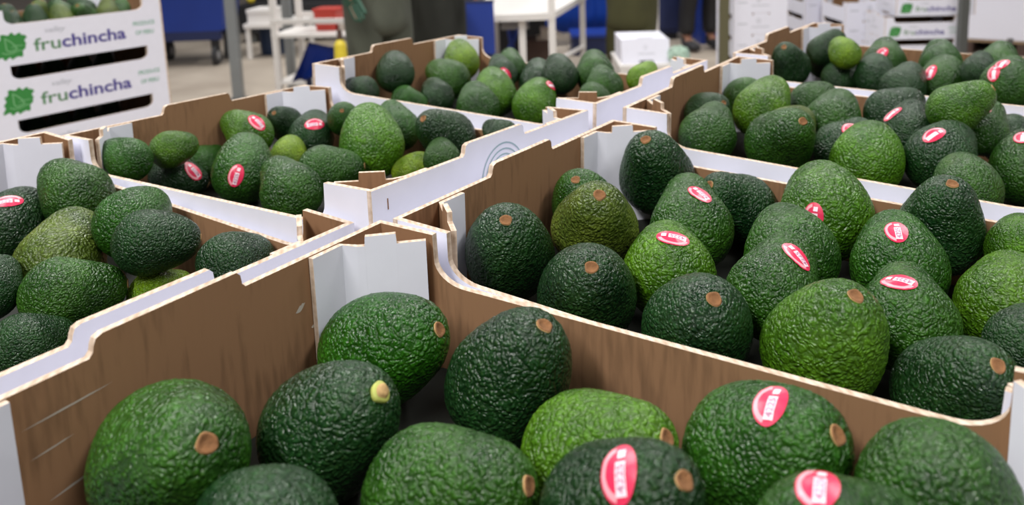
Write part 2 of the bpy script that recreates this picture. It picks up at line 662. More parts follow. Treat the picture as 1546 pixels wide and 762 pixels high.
# pale scuffs on the inner wall of the nearest crate
endA = min([c for c in kids(CRATES['A']) if c.name.startswith('end_panel')], key=lambda o: sum(v.co.x for v in o.data.vertices))
for y0, z0, ln, wd, sl in ((0.2215, HT-0.0300, 0.0075, 0.0042, 0.5), (0.2320, HT-0.0435, 0.0030, 0.0022, 0.2), (0.0700, HT-0.0180, 0.0420, 0.0011, 0.05), (0.0720, HT-0.0330, 0.0200, 0.0009, 0.10), (0.0770, HT-0.0560, 0.0240, 0.0014, 0.15)):
    bm = bmesh.new()
    n = 7
    up = [bm.verts.new((T+0.0002, y0+ln*i/n, z0+sl*ln*i/n + wd/2*math.sin(PI*i/n)*(0.7+0.3*math.sin(3*i)))) for i in range(n+1)]
    dn = [bm.verts.new((T+0.0002, y0+ln*i/n, z0+sl*ln*i/n - wd/2*math.sin(PI*i/n))) for i in range(1, n)]
    bm.faces.new(up + dn[::-1])
    obj('scuff_mark', bm, M['beige'], endA)

# ------------------------------------------------------------------ support under the rows
tb = empty('packing_bench', (0, 0, 0))
SUP = 1.008-HT
box('bench_top', -0.47, 0.45, -0.02, 1.30, 0.830, 0.866, M['wood'], tb)
for x in (-0.43, 0.41):
    for y in (0.03, 1.25):
        box('leg', x-0.03, x+0.03, y-0.03, y+0.03, 0.0, 0.830, M['wood'], tb)
tag(tb, 'plain wooden bench under the two rows of avocado crates, hidden by them', 'bench')

# ------------------------------------------------------------------ printed fronts for stacked crates


def text_mesh(body, size, bold=0.0, shear=0.0, align='LEFT', spacing=1.0):
    cu = bpy.data.curves.new('t', 'FONT')
    cu.body = body
    cu.size = size
    cu.offset = bold
    cu.shear = shear
    cu.align_x = align
    cu.space_character = spacing
    cu.resolution_u = 3
    o = bpy.data.objects.new('t', cu)
    COL.objects.link(o)
    dg = bpy.context.evaluated_depsgraph_get()
    me = bpy.data.meshes.new_from_object(o.evaluated_get(dg))
    bpy.data.objects.remove(o)
    bpy.data.curves.remove(cu)
    return me


def lettering(name, body, x0, x1, z, size, m, parent, bold=0.0, shear=0.0):
    me = text_mesh(body, size, bold, shear)
    xs = [v.co.x for v in me.vertices]
    k = (x1-x0)/(max(xs)-min(xs))
    mn = min(xs)
    for v in me.vertices:
        v.co = Vector((x0+(v.co.x-mn)*k, -0.0004, z+v.co.y))
    me.materials.clear()
    return link(name, me, parent, [m])


def make_printed_crate():
    c = copy_tree(CR)
    front = min([k for k in kids(c) if k.name.startswith('side_panel')], key=lambda o: sum(v.co.y for v in o.data.vertices))
    zb = HT-0.0945
    lettering('green_lettering', 'fru', 0.100, 0.157, zb, 0.0385, M['print_leaf'], front, 0.0005)
    lettering('purple_lettering', 'chincha', 0.160, 0.309, zb, 0.0385, M['print_purple'], front, 0.0009)
    lettering('grey_script', 'valley', 0.128, 0.172, HT-0.0575, 0.0165, M['print_grey'], front, 0, 0.4)
    lettering('origin_lettering', 'PRODUCE', 0.329, 0.384, HT-0.0685, 0.0135, M['print_pale_green'], front, 0.0004)
    lettering('origin_lettering', 'OF PERU', 0.333, 0.380, HT-0.0905, 0.0135, M['print_pale_green'], front, 0.0004)
    # leaf-shaped splash with a pale sail outline
    rnd = random.Random(3)
    cx, cz = 0.0545, HT-0.0775
    bm = bmesh.new()
    ring = []
    n = 46
    for i in range(n):
        a = 2*PI*i/n
        ca, sa = math.cos(a), math.sin(a)
        k = (abs(ca)**4.0+abs(sa)**4.0)**(-1/4.0)
        r = k*(0.0262 + (0.0030 if i % 4 < 2 else -0.0016)*rnd.uniform(0.2, 1.5))
        x, z = r*ca*1.10 + 0.26*r*sa, r*sa*0.98
        ring.append((cx+x*0.96, cz+z))
    c0 = bm.verts.new((cx, -0.0003, cz))
    vs = [bm.verts.new((x, -0.0003, z)) for x, z in ring]
    for i in range(n):
        bm.faces.new((c0, vs[i], vs[(i+1) % n]))
    leaf = obj('leaf_emblem', bm, M['print_green'], front)
    bm = bmesh.new()
    fn = lambda p: (cx+p.x, -0.0007, cz+p.y)
    ribbon(bm, [(-0.010, -0.008), (-0.011, 0.018)], 0.0016, fn)
    ribbon(bm, [(-0.011, 0.018), (-0.003, 0.012), (0.006, 0.003), (0.010, -0.006)], 0.0016, fn)
    ribbon(bm, [(-0.010, -0.008), (-0.005, -0.011), (0.004, -0.010), (0.012, -0.006)], 0.0016, fn)
    ribbon(bm, [(-0.020, -0.012), (-0.010, -0.016), (0.002, -0.015), (0.014, -0.011), (0.020, -0.011)], 0.0014, fn)
    ribbon(bm, [(0.000, -0.002), (0.012, 0.000), (0.024, -0.001)], 0.0012, fn)
    obj('sail_outline', bm, M['print_outline'], front)
    # faint print on the end wall
    endw = min([k for k in kids(c) if k.name.startswith('end_panel')], key=lambda o: sum(v.co.x for v in o.data.vertices))
    bm = bmesh.new()
    fe = lambda p: (-0.0004, p.x, p.y)
    ribbon(bm, [(0.16+0.009*math.cos(a*PI/8), 0.085+0.011*math.sin(a*PI/8)) for a in range(0, 17)], 0.004, fe)
    ribbon(bm, [(0.10, 0.052), (0.20, 0.052)], 0.004, fe)
    ribbon(bm, [(0.225, 0.070), (0.275, 0.070)], 0.006, fe)
    obj('faint_print', bm, M['print_grey'], endw)
    remember(c)
    return c


PC = make_printed_crate()
PC_USED = [False]


def printed(label, loc, rz, group):
    if not PC_USED[0]:
        PC_USED[0] = True
        c = PC
    else:
        c = copy_tree(PC)
    tag(c, label, 'crate', group)
    c.rotation_euler = (0, 0, rz)
    c.location = loc
    return c


SX, SY, SZ, SR = -1.52884, 0.74093, 1.02604, 1.531
ORD = ['first', 'second', 'third', 'fourth', 'fifth', 'sixth', 'seventh', 'eighth', 'ninth']
for k in range(8):
    z = SZ-HT*(k+1)
    if k < 3:
        lab = ['topmost printed white crate of the left stack, filled with avocados', 'second printed white crate down the left stack, a black slot above its print',
               'third printed white crate of the left stack, half hidden by crates in front'][k]
    else:
        lab = ORD[7-k] + ' crate from the pallet up in the left stack, hidden by the front crates'
    printed(lab, (SX, SY, z), SR, 'printed crates in the left stack')
pz = SZ-HT*8
pal = empty('wooden_pallet', (SX, SY, 0), (0, 0, SR))
for i in range(4):
    box('deck_board', -0.02, W+0.02, i*0.078, i*0.078+0.066, pz-0.012, pz, M['wood'], pal, 0.001)
for i in range(3):
    box('runner', i*0.17, i*0.17+0.06, 0.0, 0.30, 0, pz-0.012, M['wood'], pal, 0.001)
tag(pal, 'small wooden pallet under the left crate stack, hidden from view', 'pallet')

# ------------------------------------------------------------------ avocados
NEAR, FAR = [], []
PROF = [(0.82, 0.11, 0.02), (0.82, 0.16, -0.03), (0.79, 0.05, 0.03), (0.84, 0.20, 0.00), (0.81, 0.13, -0.02), (0.77, 0.07, 0.015)]


def avocado_mesh(i, nu, nv, amp):
    lt, nk, bend = PROF[i]
    me = bpy.data.meshes.new('avocado')
    verts, faces = [], []
    verts.append((0, 0, -0.5))
    seedv = Vector((3.1*i, 7.7*i, 1.3*i))
    for j in range(1, nv):
        th = PI*j/nv
        cz = -math.cos(th)
        for k in range(nu):
            ph = 2*PI*k/nu
            r = 0.5*math.sin(th)
            z = cz*0.5 if cz < 0 else cz*lt
            if cz > 0:
                r *= 1 - nk*math.sin(min(1, cz)**1.25*PI)
                r *= 1 + 0.05*cz*(1-cz)
                dent = math.exp(-((1-cz)/0.012)**1)
                z -= 0.020*dent
            x, y = r*math.cos(ph), r*math.sin(ph)
            x += bend*math.sin(th)*max(0, cz)
            v = Vector((x, y, z))
            n = Vector((math.cos(ph)*math.sin(th), math.sin(ph)*math.sin(th), cz))
            q = v*13 + seedv
            d = noise.noise(v*2.3+seedv)*0.016
            dist, _p = noise.voronoi(q*1.15 + Vector((noise.noise(q*.9), noise.noise(q*.9+Vector((5, 5, 5))), 0))*0.5, distance_metric='DISTANCE', exponent=2.5)
            d += amp*(0.45-dist[0]) + amp*0.5*noise.noise(q*3.0)
            v += n*d*(1-math.exp(-((1-cz)/0.03)))
            verts.append(tuple(v))
    verts.append((0, 0, lt-0.022))
    for k in range(nu):
        faces.append((0, 1+(k+1) % nu, 1+k))
    for j in range(nv-2):
        for k in range(nu):
            a = 1+j*nu+k
            b = 1+j*nu+(k+1) % nu
            faces.append((a, b, b+nu, a+nu))
    last = len(verts)-1
    base = 1+(nv-2)*nu
    for k in range(nu):
        faces.append((base+k, base+(k+1) % nu, last))
    me.from_pydata(verts, [], faces)
    me.polygons.foreach_set('use_smooth', [True]*len(me.polygons))
    me.materials.append(M['skin'])
    me.update()
    return me, BVHTree.FromPolygons([Vector(v) for v in verts], faces)


for i in range(6):
    NEAR.append(avocado_mesh(i, 132, 104, 0.009))
    FAR.append(avocado_mesh(i, 48, 40, 0.004))


def stem_mesh(seed, stub):
    """cut stem: a lobed collar with a sunken scar; in units of the fruit's width"""
    rnd = random.Random(seed)
    bm = bmesh.new()
    n = 18
    prof = [(0.055, -0.012), (0.067, 0.004), (0.064, 0.020), (0.053, 0.027), (0.041, 0.016), (0.026, 0.010), (0.0, 0.013)]
    if stub:
        prof = [(0.060, -0.012), (0.078, 0.012), (0.080, 0.040), (0.066, 0.055), (0.052, 0.052), (0.048, 0.075), (0.030, 0.085), (0.0, 0.083)]
    rings = []
    ph = rnd.random()*6
    for r, z in prof[:-1]:
        rings.append([bm.verts.new((r*(1+0.10*math.sin(3*2*PI*i/n+ph))*math.cos(2*PI*i/n), r*(1+0.08*math.sin(2*2*PI*i/n+ph))*math.sin(2*PI*i/n), z)) for i in range(n)])
    top = bm.verts.new((0, 0, prof[-1][1]))
    for a, b, q in zip(rings[:-1], rings[1:], range(9)):
        for i in range(n):
            f = bm.faces.new((a[i], a[(i+1) % n], b[(i+1) % n], b[i]))
            f.material_index = 1 if q >= len(rings)-4 + (1 if stub else 0) else 0
    for i in range(n):
        f = bm.faces.new((rings[-1][i], rings[-1][(i+1) % n], top))
        f.material_index = 1
    me = bpy.data.meshes.new('stem')
    bm.normal_update()
    bm.to_mesh(me)
    bm.free()
    for f in me.polygons:
        f.use_smooth = True
    for m in ([M['stem_green'], M['stem_tan']] if stub else [M['stem_tan'], M['stem_scar']]):
        me.materials.append(m)
    return me


STEMS = [stem_mesh(1, False), stem_mesh(2, False), stem_mesh(3, False)]
STUB = stem_mesh(4, True)

# flat sticker drawing: units are the sticker's half length along v
DIG = text_mesh('4225', 0.62, 0.012, 0, 'CENTER')


def sticker_shapes():
    disc_v, disc_f = [(0, 0)], []
    n = 32
    rr = [0.35, 0.7, 1.0]
    for r in rr:
        for i in range(n):
            a = 2*PI*i/n
            disc_v.append((0.66*r*math.sin(a), r*math.cos(a)))
    for i in range(n):
        disc_f.append((0, 1+(i+1) % n, 1+i))
    for q in range(2):
        for i in range(n):
            a, b = 1+q*n+i, 1+q*n+(i+1) % n
            disc_f.append((a, b, b+n, a+n))
    # pale arc on the left rim
    arc_v, arc_f = [], []
    for i in range(17):
        a = PI*(1.06+0.86*i/16)
        for r in (0.70, 0.92):
            arc_v.append((0.66*r*math.sin(a), r*math.cos(a)))
    for i in range(16):
        arc_f.append((2*i, 2*i+1, 2*i+3, 2*i+2))
    # pale stripe with a separate head block
    st_v, st_f = [], []
    for (x0, x1, y0, y1, ny) in ((-0.10, 0.27, -0.78, 0.28, 6), (-0.04, 0.24, 0.42, 0.72, 2)):
        base = len(st_v)
        for j in range(ny+1):
            for x in (x0, (x0+x1)/2, x1):
                st_v.append((x, y0+(y1-y0)*j/ny))
        for j in range(ny):
            for q in range(2):
                a = base+j*3+q
                st_f.append((a, a+1, a+4, a+3))
    dg_v = [(0.085-(v.co.y-0.21)*0.62, -0.25+v.co.x*0.72) for v in DIG.vertices]
    dg_f = [tuple(p.vertices) for p in DIG.polygons]
    return [('sticker', disc_v, disc_f, 'sticker_red', 0.004), ('pale_arc', arc_v, arc_f, 'sticker_arc', 0.0065),
            ('pale_stripe', st_v, st_f, 'sticker_print', 0.0065), ('digits', dg_v, dg_f, 'sticker_ink', 0.009)]


SHAPES = sticker_shapes()


def add_sticker(av, bvh, minv, D, dirw, upw, near):
    d = (minv @ Vector(dirw)).normalized()
    up = (minv @ Vector(upw)).normalized()
    hit, nrm, _i, _d = bvh.ray_cast(d*2.0, -d)
    if hit is None:
        return
    # smooth normal: ellipsoid-like
    g = Vector((hit.x/0.25, hit.y/0.25, hit.z/(0.25 if hit.z < 0 else 0.64))).normalized()
    up = (up - g*up.dot(g)).normalized()
    right = up.cross(g).normalized()
    hl = 0.0112/D
    parent = av
    for name, vs, fs, m, off in SHAPES:
        if name == 'digits' and not near:
            continue
        out = []
        for x, y in vs:
            o = hit + right*x*hl + up*y*hl + g*0.35
            h, hn, _i, _d = bvh.ray_cast(o, -g)
            if h is None:
                h = hit + right*x*hl + up*y*hl
            out.append(h + g*(off + 0.006))
        # flatten the pebbles a little: the paper bridges them
        me = bpy.data.meshes.new(name)
        me.from_pydata([tuple(p) for p in out], [], fs)
        me.polygons.foreach_set('use_smooth', [True]*len(me.polygons))
        me.update()
        so = link(name, me, parent, [M[m]])
        if name == 'sticker':
            tag(so, 'red oval sticker with pale print')
            parent = so


TONE = {'d': (0.0085, 0.045, 0.011), 'm': (0.021, 0.088, 0.007), 'g': (0.017, 0.100, 0.004), 'b': (0.064, 0.172, 0.007), 'o': (0.080, 0.128, 0.018), 'y': (0.16, 0.29, 0.010)}
SUF = {'A': 'in the front crate', 'B': 'in the right middle crate', 'C': 'in the third right crate', 'D': 'in the farthest right crate',
       'E': 'in the near left crate', 'F': 'in the middle left crate', 'G': 'in the back left crate'}
AVO = [
('A',(0.03964, 0.11435, 0.95414),0.0696,(0.812, -0.19, 0.551),'m','big avocado with a tan stem scar facing the camera, leftmost',[]),
('A',(0.0762, 0.1731, 0.94571),0.0636,(0.753, 0.054, 0.656),'d','dark rough avocado with a stubby yellow-green stem',[]),
('A',(0.12478, 0.09921, 0.9592),0.0557,(-0.964, 0.187, -0.188),'d','dark avocado cut off by the lower picture edge, stem hidden',[]),
('A',(0.04515, 0.24182, 0.94653),0.0652,(0.876, 0.119, 0.466),'g','glossy avocado leaning on the white corner flap',[]),
('A',(0.13049, 0.252, 0.94674),0.0654,(0.527, -0.033, 0.849),'d','dark avocado with orange stem scar touching the rear wall',[]),
('A',(0.15125, 0.16552, 0.94507),0.0622,(0.91, 0.126, 0.394),'m','green avocado at bottom centre with stem pointing right',[]),
('A',(0.19469, 0.22324, 0.94458),0.0612,(0.84, -0.061, 0.54),'b','bright light-green avocado with brown stem at its right shoulder',[]),
('A',(0.23326, 0.17551, 0.96219),0.0571,(0.695, -0.136, 0.706),'d','dark avocado with large red sticker and orange stem, bottom centre',[[[0.27, -0.391, 0.88], [-0.375, 0.815, 0.442]]]),
('A',(0.26183, 0.26054, 0.94672),0.0654,(0.762, -0.218, 0.61),'m','green avocado with red sticker near the rear wall',[[[0.248, -0.31, 0.918], [-0.031, 0.951, 0.306]]]),
('A',(0.31151, 0.18433, 0.97294),0.0538,(0.58, 0.812, -0.07),'m','low avocado with round red sticker at bottom right',[[[-0.158, -0.011, 0.987], [-0.188, 0.982, -0.019]]]),
('A',(0.33764, 0.24959, 0.96205),0.0613,(-0.003, 0.915, -0.405),'m','plain broad avocado without sticker in the right corner',[]),
('B',(0.03699, 0.39303, 0.94837),0.0657,(0.336, -0.543, 0.769),'d','dark standing avocado next to the near left corner flap',[]),
('B',(0.03643, 0.50845, 0.94666),0.0568,(0.137, -0.613, 0.778),'m','half-hidden avocado standing against the brown left wall',[]),
('B',(0.07401, 0.45461, 0.95452),0.0674,(0.389, -0.56, 0.731),'o','olive-green speckled avocado with pale stem scar',[]),
('B',(0.06711, 0.58435, 0.95683),0.0680,(0.078, -0.6, 0.796),'d','tall dark avocado in front of the white far corner flap',[]),
('B',(0.11195, 0.37221, 0.94228),0.0660,(0.401, -0.565, 0.721),'d','dark avocado by the near rim with stem scar on top',[]),
('B',(0.1478, 0.42547, 0.94601),0.0637,(-0.445, 0.875, 0.193),'b','light-green avocado with a flat-lying red sticker',[[[0.201, -0.251, 0.947], [-0.951, -0.282, 0.127]]]),
('B',(0.13261, 0.50358, 0.94863),0.0650,(-0.396, 0.803, 0.445),'m','green avocado with red sticker beside the dark stemmed one',[[[0.246, -0.098, 0.964], [-0.82, 0.423, 0.386]]]),
('B',(0.14382, 0.58505, 0.94054),0.0612,(-0.271, -0.76, 0.591),'d','dark avocado with small brown stem next to a stickered one',[]),
('B',(0.19257, 0.36197, 0.94358),0.0651,(0.422, -0.53, 0.736),'d','dark low avocado by the near rim, stem pointing right',[]),
('B',(0.22231, 0.41438, 0.95205),0.0580,(0.036, 0.874, 0.485),'m','green avocado with red sticker touching its pink stem',[[[0.437, 0.219, 0.872], [-0.767, 0.356, 0.534]]]),
('B',(0.21491, 0.4849, 0.94927),0.0658,(-0.386, 0.904, 0.185),'m','round green avocado without sticker behind the pink-stemmed one',[]),
('B',(0.21978, 0.56517, 0.95464),0.0702,(-0.354, 0.851, 0.388),'b','bright-sided avocado with round red sticker at the rear wall',[[[-0.062, -0.963, 0.262], [0.003, 0.262, 0.965]]]),
('B',(0.29795, 0.58077, 0.9504),0.0636,(0.155, -0.43, 0.89),'d','darkest tall avocado with brown stem, against the rear wall',[]),
('B',(0.28128, 0.50875, 0.9459),0.0642,(-0.239, 0.918, 0.316),'m','green avocado with large upright red sticker',[[[-0.042, -0.308, 0.95], [-0.312, 0.903, 0.296]]]),
('B',(0.29874, 0.43312, 0.94389),0.0599,(-0.227, 0.941, 0.249),'m','green avocado with red sticker lying flat on its crown',[[[-0.18, -0.205, 0.962], [-0.945, 0.316, -0.082]]]),
('B',(0.26345, 0.36918, 0.94689),0.0658,(0.402, -0.292, 0.868),'b','bright yellow-green avocado with brown side stem at the near rim',[]),
('B',(0.3284, 0.38275, 0.93344),0.0597,(0.454, -0.506, 0.733),'d','dark round avocado with tan stem in the near right corner',[]),
('B',(0.34699, 0.49893, 0.93702),0.0622,(0.054, 0.975, 0.216),'b','light-green avocado cut by the right picture edge',[]),
('B',(0.36036, 0.43677, 0.94317),0.0459,(0.138, 0.985, 0.103),'d','small dark avocado low at the right picture edge',[]),
('B',(0.34977, 0.56878, 0.95069),0.0456,(-0.008, 0.964, 0.264),'b','light-green avocado at the rear wall by the right edge',[]),
('C',(0.0401, 0.77131, 0.973),0.0459,(0.739, -0.486, 0.466),'d','small dark avocado with brown stem by the brown left wall',[]),
('C',(0.06794, 0.705, 0.96628),0.0589,(-0.087, 0.922, 0.377),'m','glossy green avocado nearest the left front corner',[]),
('C',(0.04596, 0.87879, 0.96645),0.0502,(0.524, -0.625, 0.579),'m','avocado with brown stem next to the white far flap',[]),
('C',(0.08671, 0.82097, 0.96857),0.0636,(0.125, 0.844, 0.522),'b','bright glossy avocado leaning up to the right, left side',[]),
('C',(0.13524, 0.72026, 0.96331),0.0653,(0.583, -0.537, 0.61),'m','pebbly avocado with tan stem standing at the near rim',[]),
('C',(0.12851, 0.77798, 0.96089),0.0524,(0.171, 0.967, 0.187),'o','olive avocado half hidden behind the tan-stemmed one',[]),
('C',(0.12315, 0.8894, 0.96776),0.0501,(0.409, 0.889, 0.204),'m','plain avocado at the rear wall, left of centre',[]),
('C',(0.15879, 0.83995, 0.95938),0.0613,(0.045, 0.896, 0.442),'m','plain oblong avocado with flat-cut crown, left of centre',[]),
('C',(0.18334, 0.77863, 0.94849),0.0590,(0.26, 0.913, 0.313),'d','dark avocado with pale sticker behind a bright one',[[[0.329, -0.355, 0.875], [0.393, 0.889, 0.237]]]),
('C',(0.21794, 0.71851, 0.95569),0.0661,(-0.081, 0.929, 0.362),'b','bright yellow-green avocado standing at the near rim',[]),
('C',(0.21013, 0.88302, 0.96499),0.0578,(0.469, 0.828, 0.306),'d','dark avocado at the rear wall with brown stem at right',[]),
('C',(0.23648, 0.82377, 0.95924),0.0568,(0.015, 0.871, 0.491),'d','dark avocado with narrow pink sticker seen edge-on',[[[-0.515, -0.28, 0.81], [0.502, 0.603, 0.62]]]),
('C',(0.27481, 0.75399, 0.9572),0.0635,(0.24, 0.905, 0.351),'d','broad dark avocado with white-rimmed sticker at the near rim',[[[-0.116, -0.511, 0.852], [0.641, 0.617, 0.457]]]),
('C',(0.30485, 0.68709, 0.95135),0.0560,(-0.288, 0.899, 0.33),'m','low avocado at the near rim without sticker, right side',[]),
('C',(0.27784, 0.81936, 0.99086),0.0506,(0.798, 0.166, 0.58),'b','bright long avocado lying across the rear wall',[]),
('C',(0.30273, 0.84989, 0.96296),0.0472,(0.143, 0.762, 0.632),'m','avocado with pale oval sticker near the rear wall',[[[-0.156, -0.18, 0.971], [0.558, 0.683, 0.472]]]),
('C',(0.3192, 0.8891, 0.9449),0.0467,(0.316, 0.783, 0.536),'d','glossy dark avocado at the right picture edge',[]),
('C',(0.34266, 0.79713, 0.94217),0.0642,(-0.072, 0.875, 0.478),'m','avocado with small red sticker at the right picture edge',[[[-0.139, 0.01, 0.99], [-0.023, 0.959, 0.283]]]),
('D',(0.04971, 1.06176, 0.97599),0.0557,(0.003, -0.712, 0.702),'d','dark standing avocado with tan stem, leftmost',[]),
('D',(0.07209, 1.14927, 0.98415),0.0480,(0.613, 0.243, 0.752),'d','dark avocado leaning on the white far flap',[]),
('D',(0.11225, 1.10363, 0.9901),0.0426,(-0.55, 0.723, 0.417),'y','lime-green small avocado by the rear wall',[]),
('D',(0.06293, 1.1893, 0.96132),0.0477,(0.278, 0.829, 0.484),'d','small dark avocado beside the lime one',[]),
('D',(0.10129, 1.1267, 0.95166),0.0514,(0.282, 0.922, 0.266),'d','small dark avocado with brown stem at the near rim, left',[]),
('D',(0.14891, 1.18324, 0.96649),0.0619,(-0.119, 0.855, 0.505),'m','avocado with red sticker at the rear wall, left of centre',[[[0.008, -0.804, 0.595], [0.474, 0.527, 0.705]]]),
('D',(0.14966, 1.11072, 0.96036),0.0533,(-0.062, 0.881, 0.469),'d','dark bluish avocado in front of the red-stickered one',[]),
('D',(0.19311, 1.05986, 0.95661),0.0589,(0.153, 0.861, 0.484),'d','dark avocado with wide tan crown at the near rim',[]),
('D',(0.22168, 1.18182, 0.97103),0.0565,(-0.132, 0.844, 0.52),'m','shiny avocado at the rear wall, middle',[]),
('D',(0.23246, 1.11364, 0.95767),0.0608,(0.039, 0.816, 0.576),'m','avocado with pink and white sticker, middle',[[[-0.379, -0.691, 0.616], [0.193, 0.592, 0.783]]]),
('D',(0.29, 1.17733, 0.97223),0.0558,(0.088, 0.807, 0.583),'m','shiny avocado at the rear wall, right side',[]),
('D',(0.31083, 1.05101, 0.9745),0.0613,(0.066, 0.902, 0.426),'m','avocado with two red stickers, right side',[[[-0.48, -0.678, 0.557], [-0.018, 0.642, 0.767]], [[-0.234, -0.349, 0.908], [0.276, 0.856, 0.437]]]),
('D',(0.27572, 1.09623, 0.97997),0.0443,(0.026, 0.894, 0.448),'d','small dark avocado between the two rows, right of centre',[]),
('E',(-0.36576, 0.23769, 0.94513),0.0598,(-0.573, 0.74, 0.353),'d','dark avocado with red sticker at the left picture edge',[[[0.306, -0.073, 0.949], [0.41, 0.912, -0.033]]]),
('E',(-0.33102, 0.27942, 0.96763),0.0589,(-0.914, 0.068, 0.4),'m','large avocado in front of the white corner flap',[]),
('E',(-0.25665, 0.22084, 0.94312),0.0653,(-0.577, 0.678, 0.456),'o','large olive-green avocado in the middle',[]),
('E',(-0.22347, 0.26004, 0.96954),0.0535,(-0.432, 0.892, 0.134),'g','shiny pale-streaked avocado near the rear wall',[]),
('E',(-0.17618, 0.24392, 0.96967),0.0476,(0.589, 0.805, -0.077),'d','long dark avocado pointing right toward the rear wall',[]),
('E',(-0.20487, 0.1942, 0.94354),0.0525,(0.511, 0.859, -0.033),'m','long glossy avocado lying across the middle',[]),
('E',(-0.17399, 0.15251, 0.93366),0.0412,(-0.138, 0.975, -0.175),'d','low dark avocado cut by the left picture edge',[]),
('E',(-0.12479, 0.27248, 0.95399),0.0445,(0.096, 0.994, -0.042),'d','dark avocado in the right rear corner',[]),
('E',(-0.17739, 0.24643, 0.92712),0.0393,(-0.135, 0.989, -0.059),'y','lime-green avocado tucked behind the raised rim',[]),
('E',(-0.23973, 0.16313, 0.95075),0.0416,(-0.659, 0.732, 0.171),'d','dark avocado mostly outside the left picture edge',[]),
('F',(-0.3737, 0.35326, 0.97413),0.0425,(-0.95, -0.098, 0.297),'g','shiny green avocado leftmost by the near corner flap',[]),
('F',(-0.37424, 0.39581, 0.97354),0.0376,(0.32, 0.944, 0.083),'b','bright avocado lying against the brown left wall',[]),
('F',(-0.39531, 0.40993, 0.9403),0.0459,(0.618, 0.679, -0.396),'d','dark shiny avocado with red sticker at the near rim',[[[0.915, 0.338, 0.219], [-0.475, -0.308, 0.825]]]),
('F',(-0.40453, 0.45215, 0.94026),0.0393,(-0.168, 0.973, 0.159),'m','small flat avocado behind the dark stickered one',[]),
('F',(-0.32182, 0.44056, 0.94389),0.0615,(-0.568, 0.601, 0.562),'m','upright avocado with large red sticker at the near rim',[[[0.62, -0.748, 0.238], [0.1, 0.376, 0.921]]]),
('F',(-0.38532, 0.5028, 0.96199),0.0510,(-0.922, -0.043, 0.384),'b','bright avocado with edge-on sticker near the left wall',[[[0.716, -0.157, 0.68], [-0.697, -0.212, 0.685]]]),
('F',(-0.40316, 0.56866, 0.95692),0.0412,(0.297, -0.745, 0.597),'d','dark avocado with orange stem against the white far flap',[]),
('F',(-0.35517, 0.56304, 0.9487),0.0525,(-0.495, 0.798, 0.343),'d','dark avocado with red sticker on its crown',[[[0.625, -0.316, 0.714], [0.489, 0.871, -0.042]]]),
('F',(-0.3364, 0.51242, 0.94092),0.0398,(-0.619, 0.703, 0.351),'y','small lime-green avocado in the middle',[]),
('F',(-0.23769, 0.47035, 0.95126),0.0501,(0.707, 0.707, 0.016),'m','greyish smooth avocado lying in the middle',[]),
('F',(-0.2234, 0.41699, 0.94728),0.0574,(-0.882, 0.305, 0.359),'m','avocado standing at the near rim, pale stem scar',[]),
('F',(-0.31966, 0.58234, 0.96866),0.0386,(0.557, -0.638, 0.531),'m','small avocado with orange stem at the far corner',[]),
('F',(-0.23065, 0.53295, 0.95981),0.0669,(-0.556, 0.474, 0.683),'b','largest light-green avocado standing in the middle',[]),
('F',(-0.24631, 0.59195, 0.96323),0.0487,(-0.711, 0.352, 0.608),'m','half-hidden avocado behind the largest light one',[]),
('F',(-0.17113, 0.58639, 0.96397),0.0569,(-0.078, -0.781, 0.62),'d','dark avocado with brown stem near the far rim',[]),
('F',(-0.17486, 0.53958, 0.9403),0.0393,(-0.968, -0.172, -0.185),'y','lime-green avocado lying by the right wall',[]),
('F',(-0.13956, 0.53537, 0.95747),0.0385,(-0.639, 0.683, 0.354),'m','small avocado with brown stem by the right wall',[]),
('F',(-0.10966, 0.59603, 0.97054),0.0359,(-0.907, 0.366, 0.21),'d','small dark avocado at the right far corner',[]),
('G',(-0.39056, 0.68645, 0.97434),0.0419,(-0.976, 0.156, 0.154),'d','dark avocado at the near left corner',[]),
('G',(-0.39244, 0.75167, 0.98522),0.0531,(-0.568, 0.675, 0.471),'d','dark standing avocado against the brown left wall',[]),
('G',(-0.36083, 0.7334, 0.95709),0.0375,(0.783, 0.566, -0.257),'g','long glossy avocado lying along the near rim',[]),
('G',(-0.3434, 0.77795, 0.95241),0.0476,(-0.705, 0.587, 0.398),'d','dark avocado with pale brown stem patch lying on its side',[]),
('G',(-0.38259, 0.88567, 0.9791),0.0540,(-0.549, 0.494, 0.675),'y','bright speckled avocado in front of the white far flap',[]),
('G',(-0.36358, 0.83355, 0.96524),0.0576,(-0.942, 0.182, 0.282),'m','avocado standing left of the bright speckled one',[]),
('G',(-0.30979, 0.90902, 0.97354),0.0438,(-0.514, 0.592, 0.621),'m','half-hidden avocado at the rear wall behind a stickered one',[]),
('G',(-0.29525, 0.86261, 0.97312),0.0451,(-0.623, 0.598, 0.504),'d','dark avocado with pink sticker, left of centre',[[[0.75, -0.647, 0.133], [-0.401, -0.285, 0.871]]]),
('G',(-0.26913, 0.8098, 0.95481),0.0581,(-0.585, 0.523, 0.62),'b','light-green pointed avocado in the middle',[]),
('G',(-0.25202, 0.7476, 0.95434),0.0564,(-0.608, 0.659, 0.444),'m','broad avocado standing at the near rim',[]),
('G',(-0.25693, 0.89677, 0.95669),0.0554,(-0.392, 0.734, 0.555),'d','dark avocado with pink sticker, right of centre',[[[0.784, -0.211, 0.583], [-0.307, 0.684, 0.661]]]),
('G',(-0.19777, 0.86061, 0.97757),0.0488,(-0.537, 0.56, 0.631),'d','tall dark avocado at the rear wall, middle',[]),
('G',(-0.20181, 0.7996, 0.95012),0.0573,(-0.123, 0.806, 0.579),'b','leaning light-green avocado with orange sticker at the near corner',[[[0.425, 0.572, 0.702], [-0.105, 0.956, -0.274]]]),
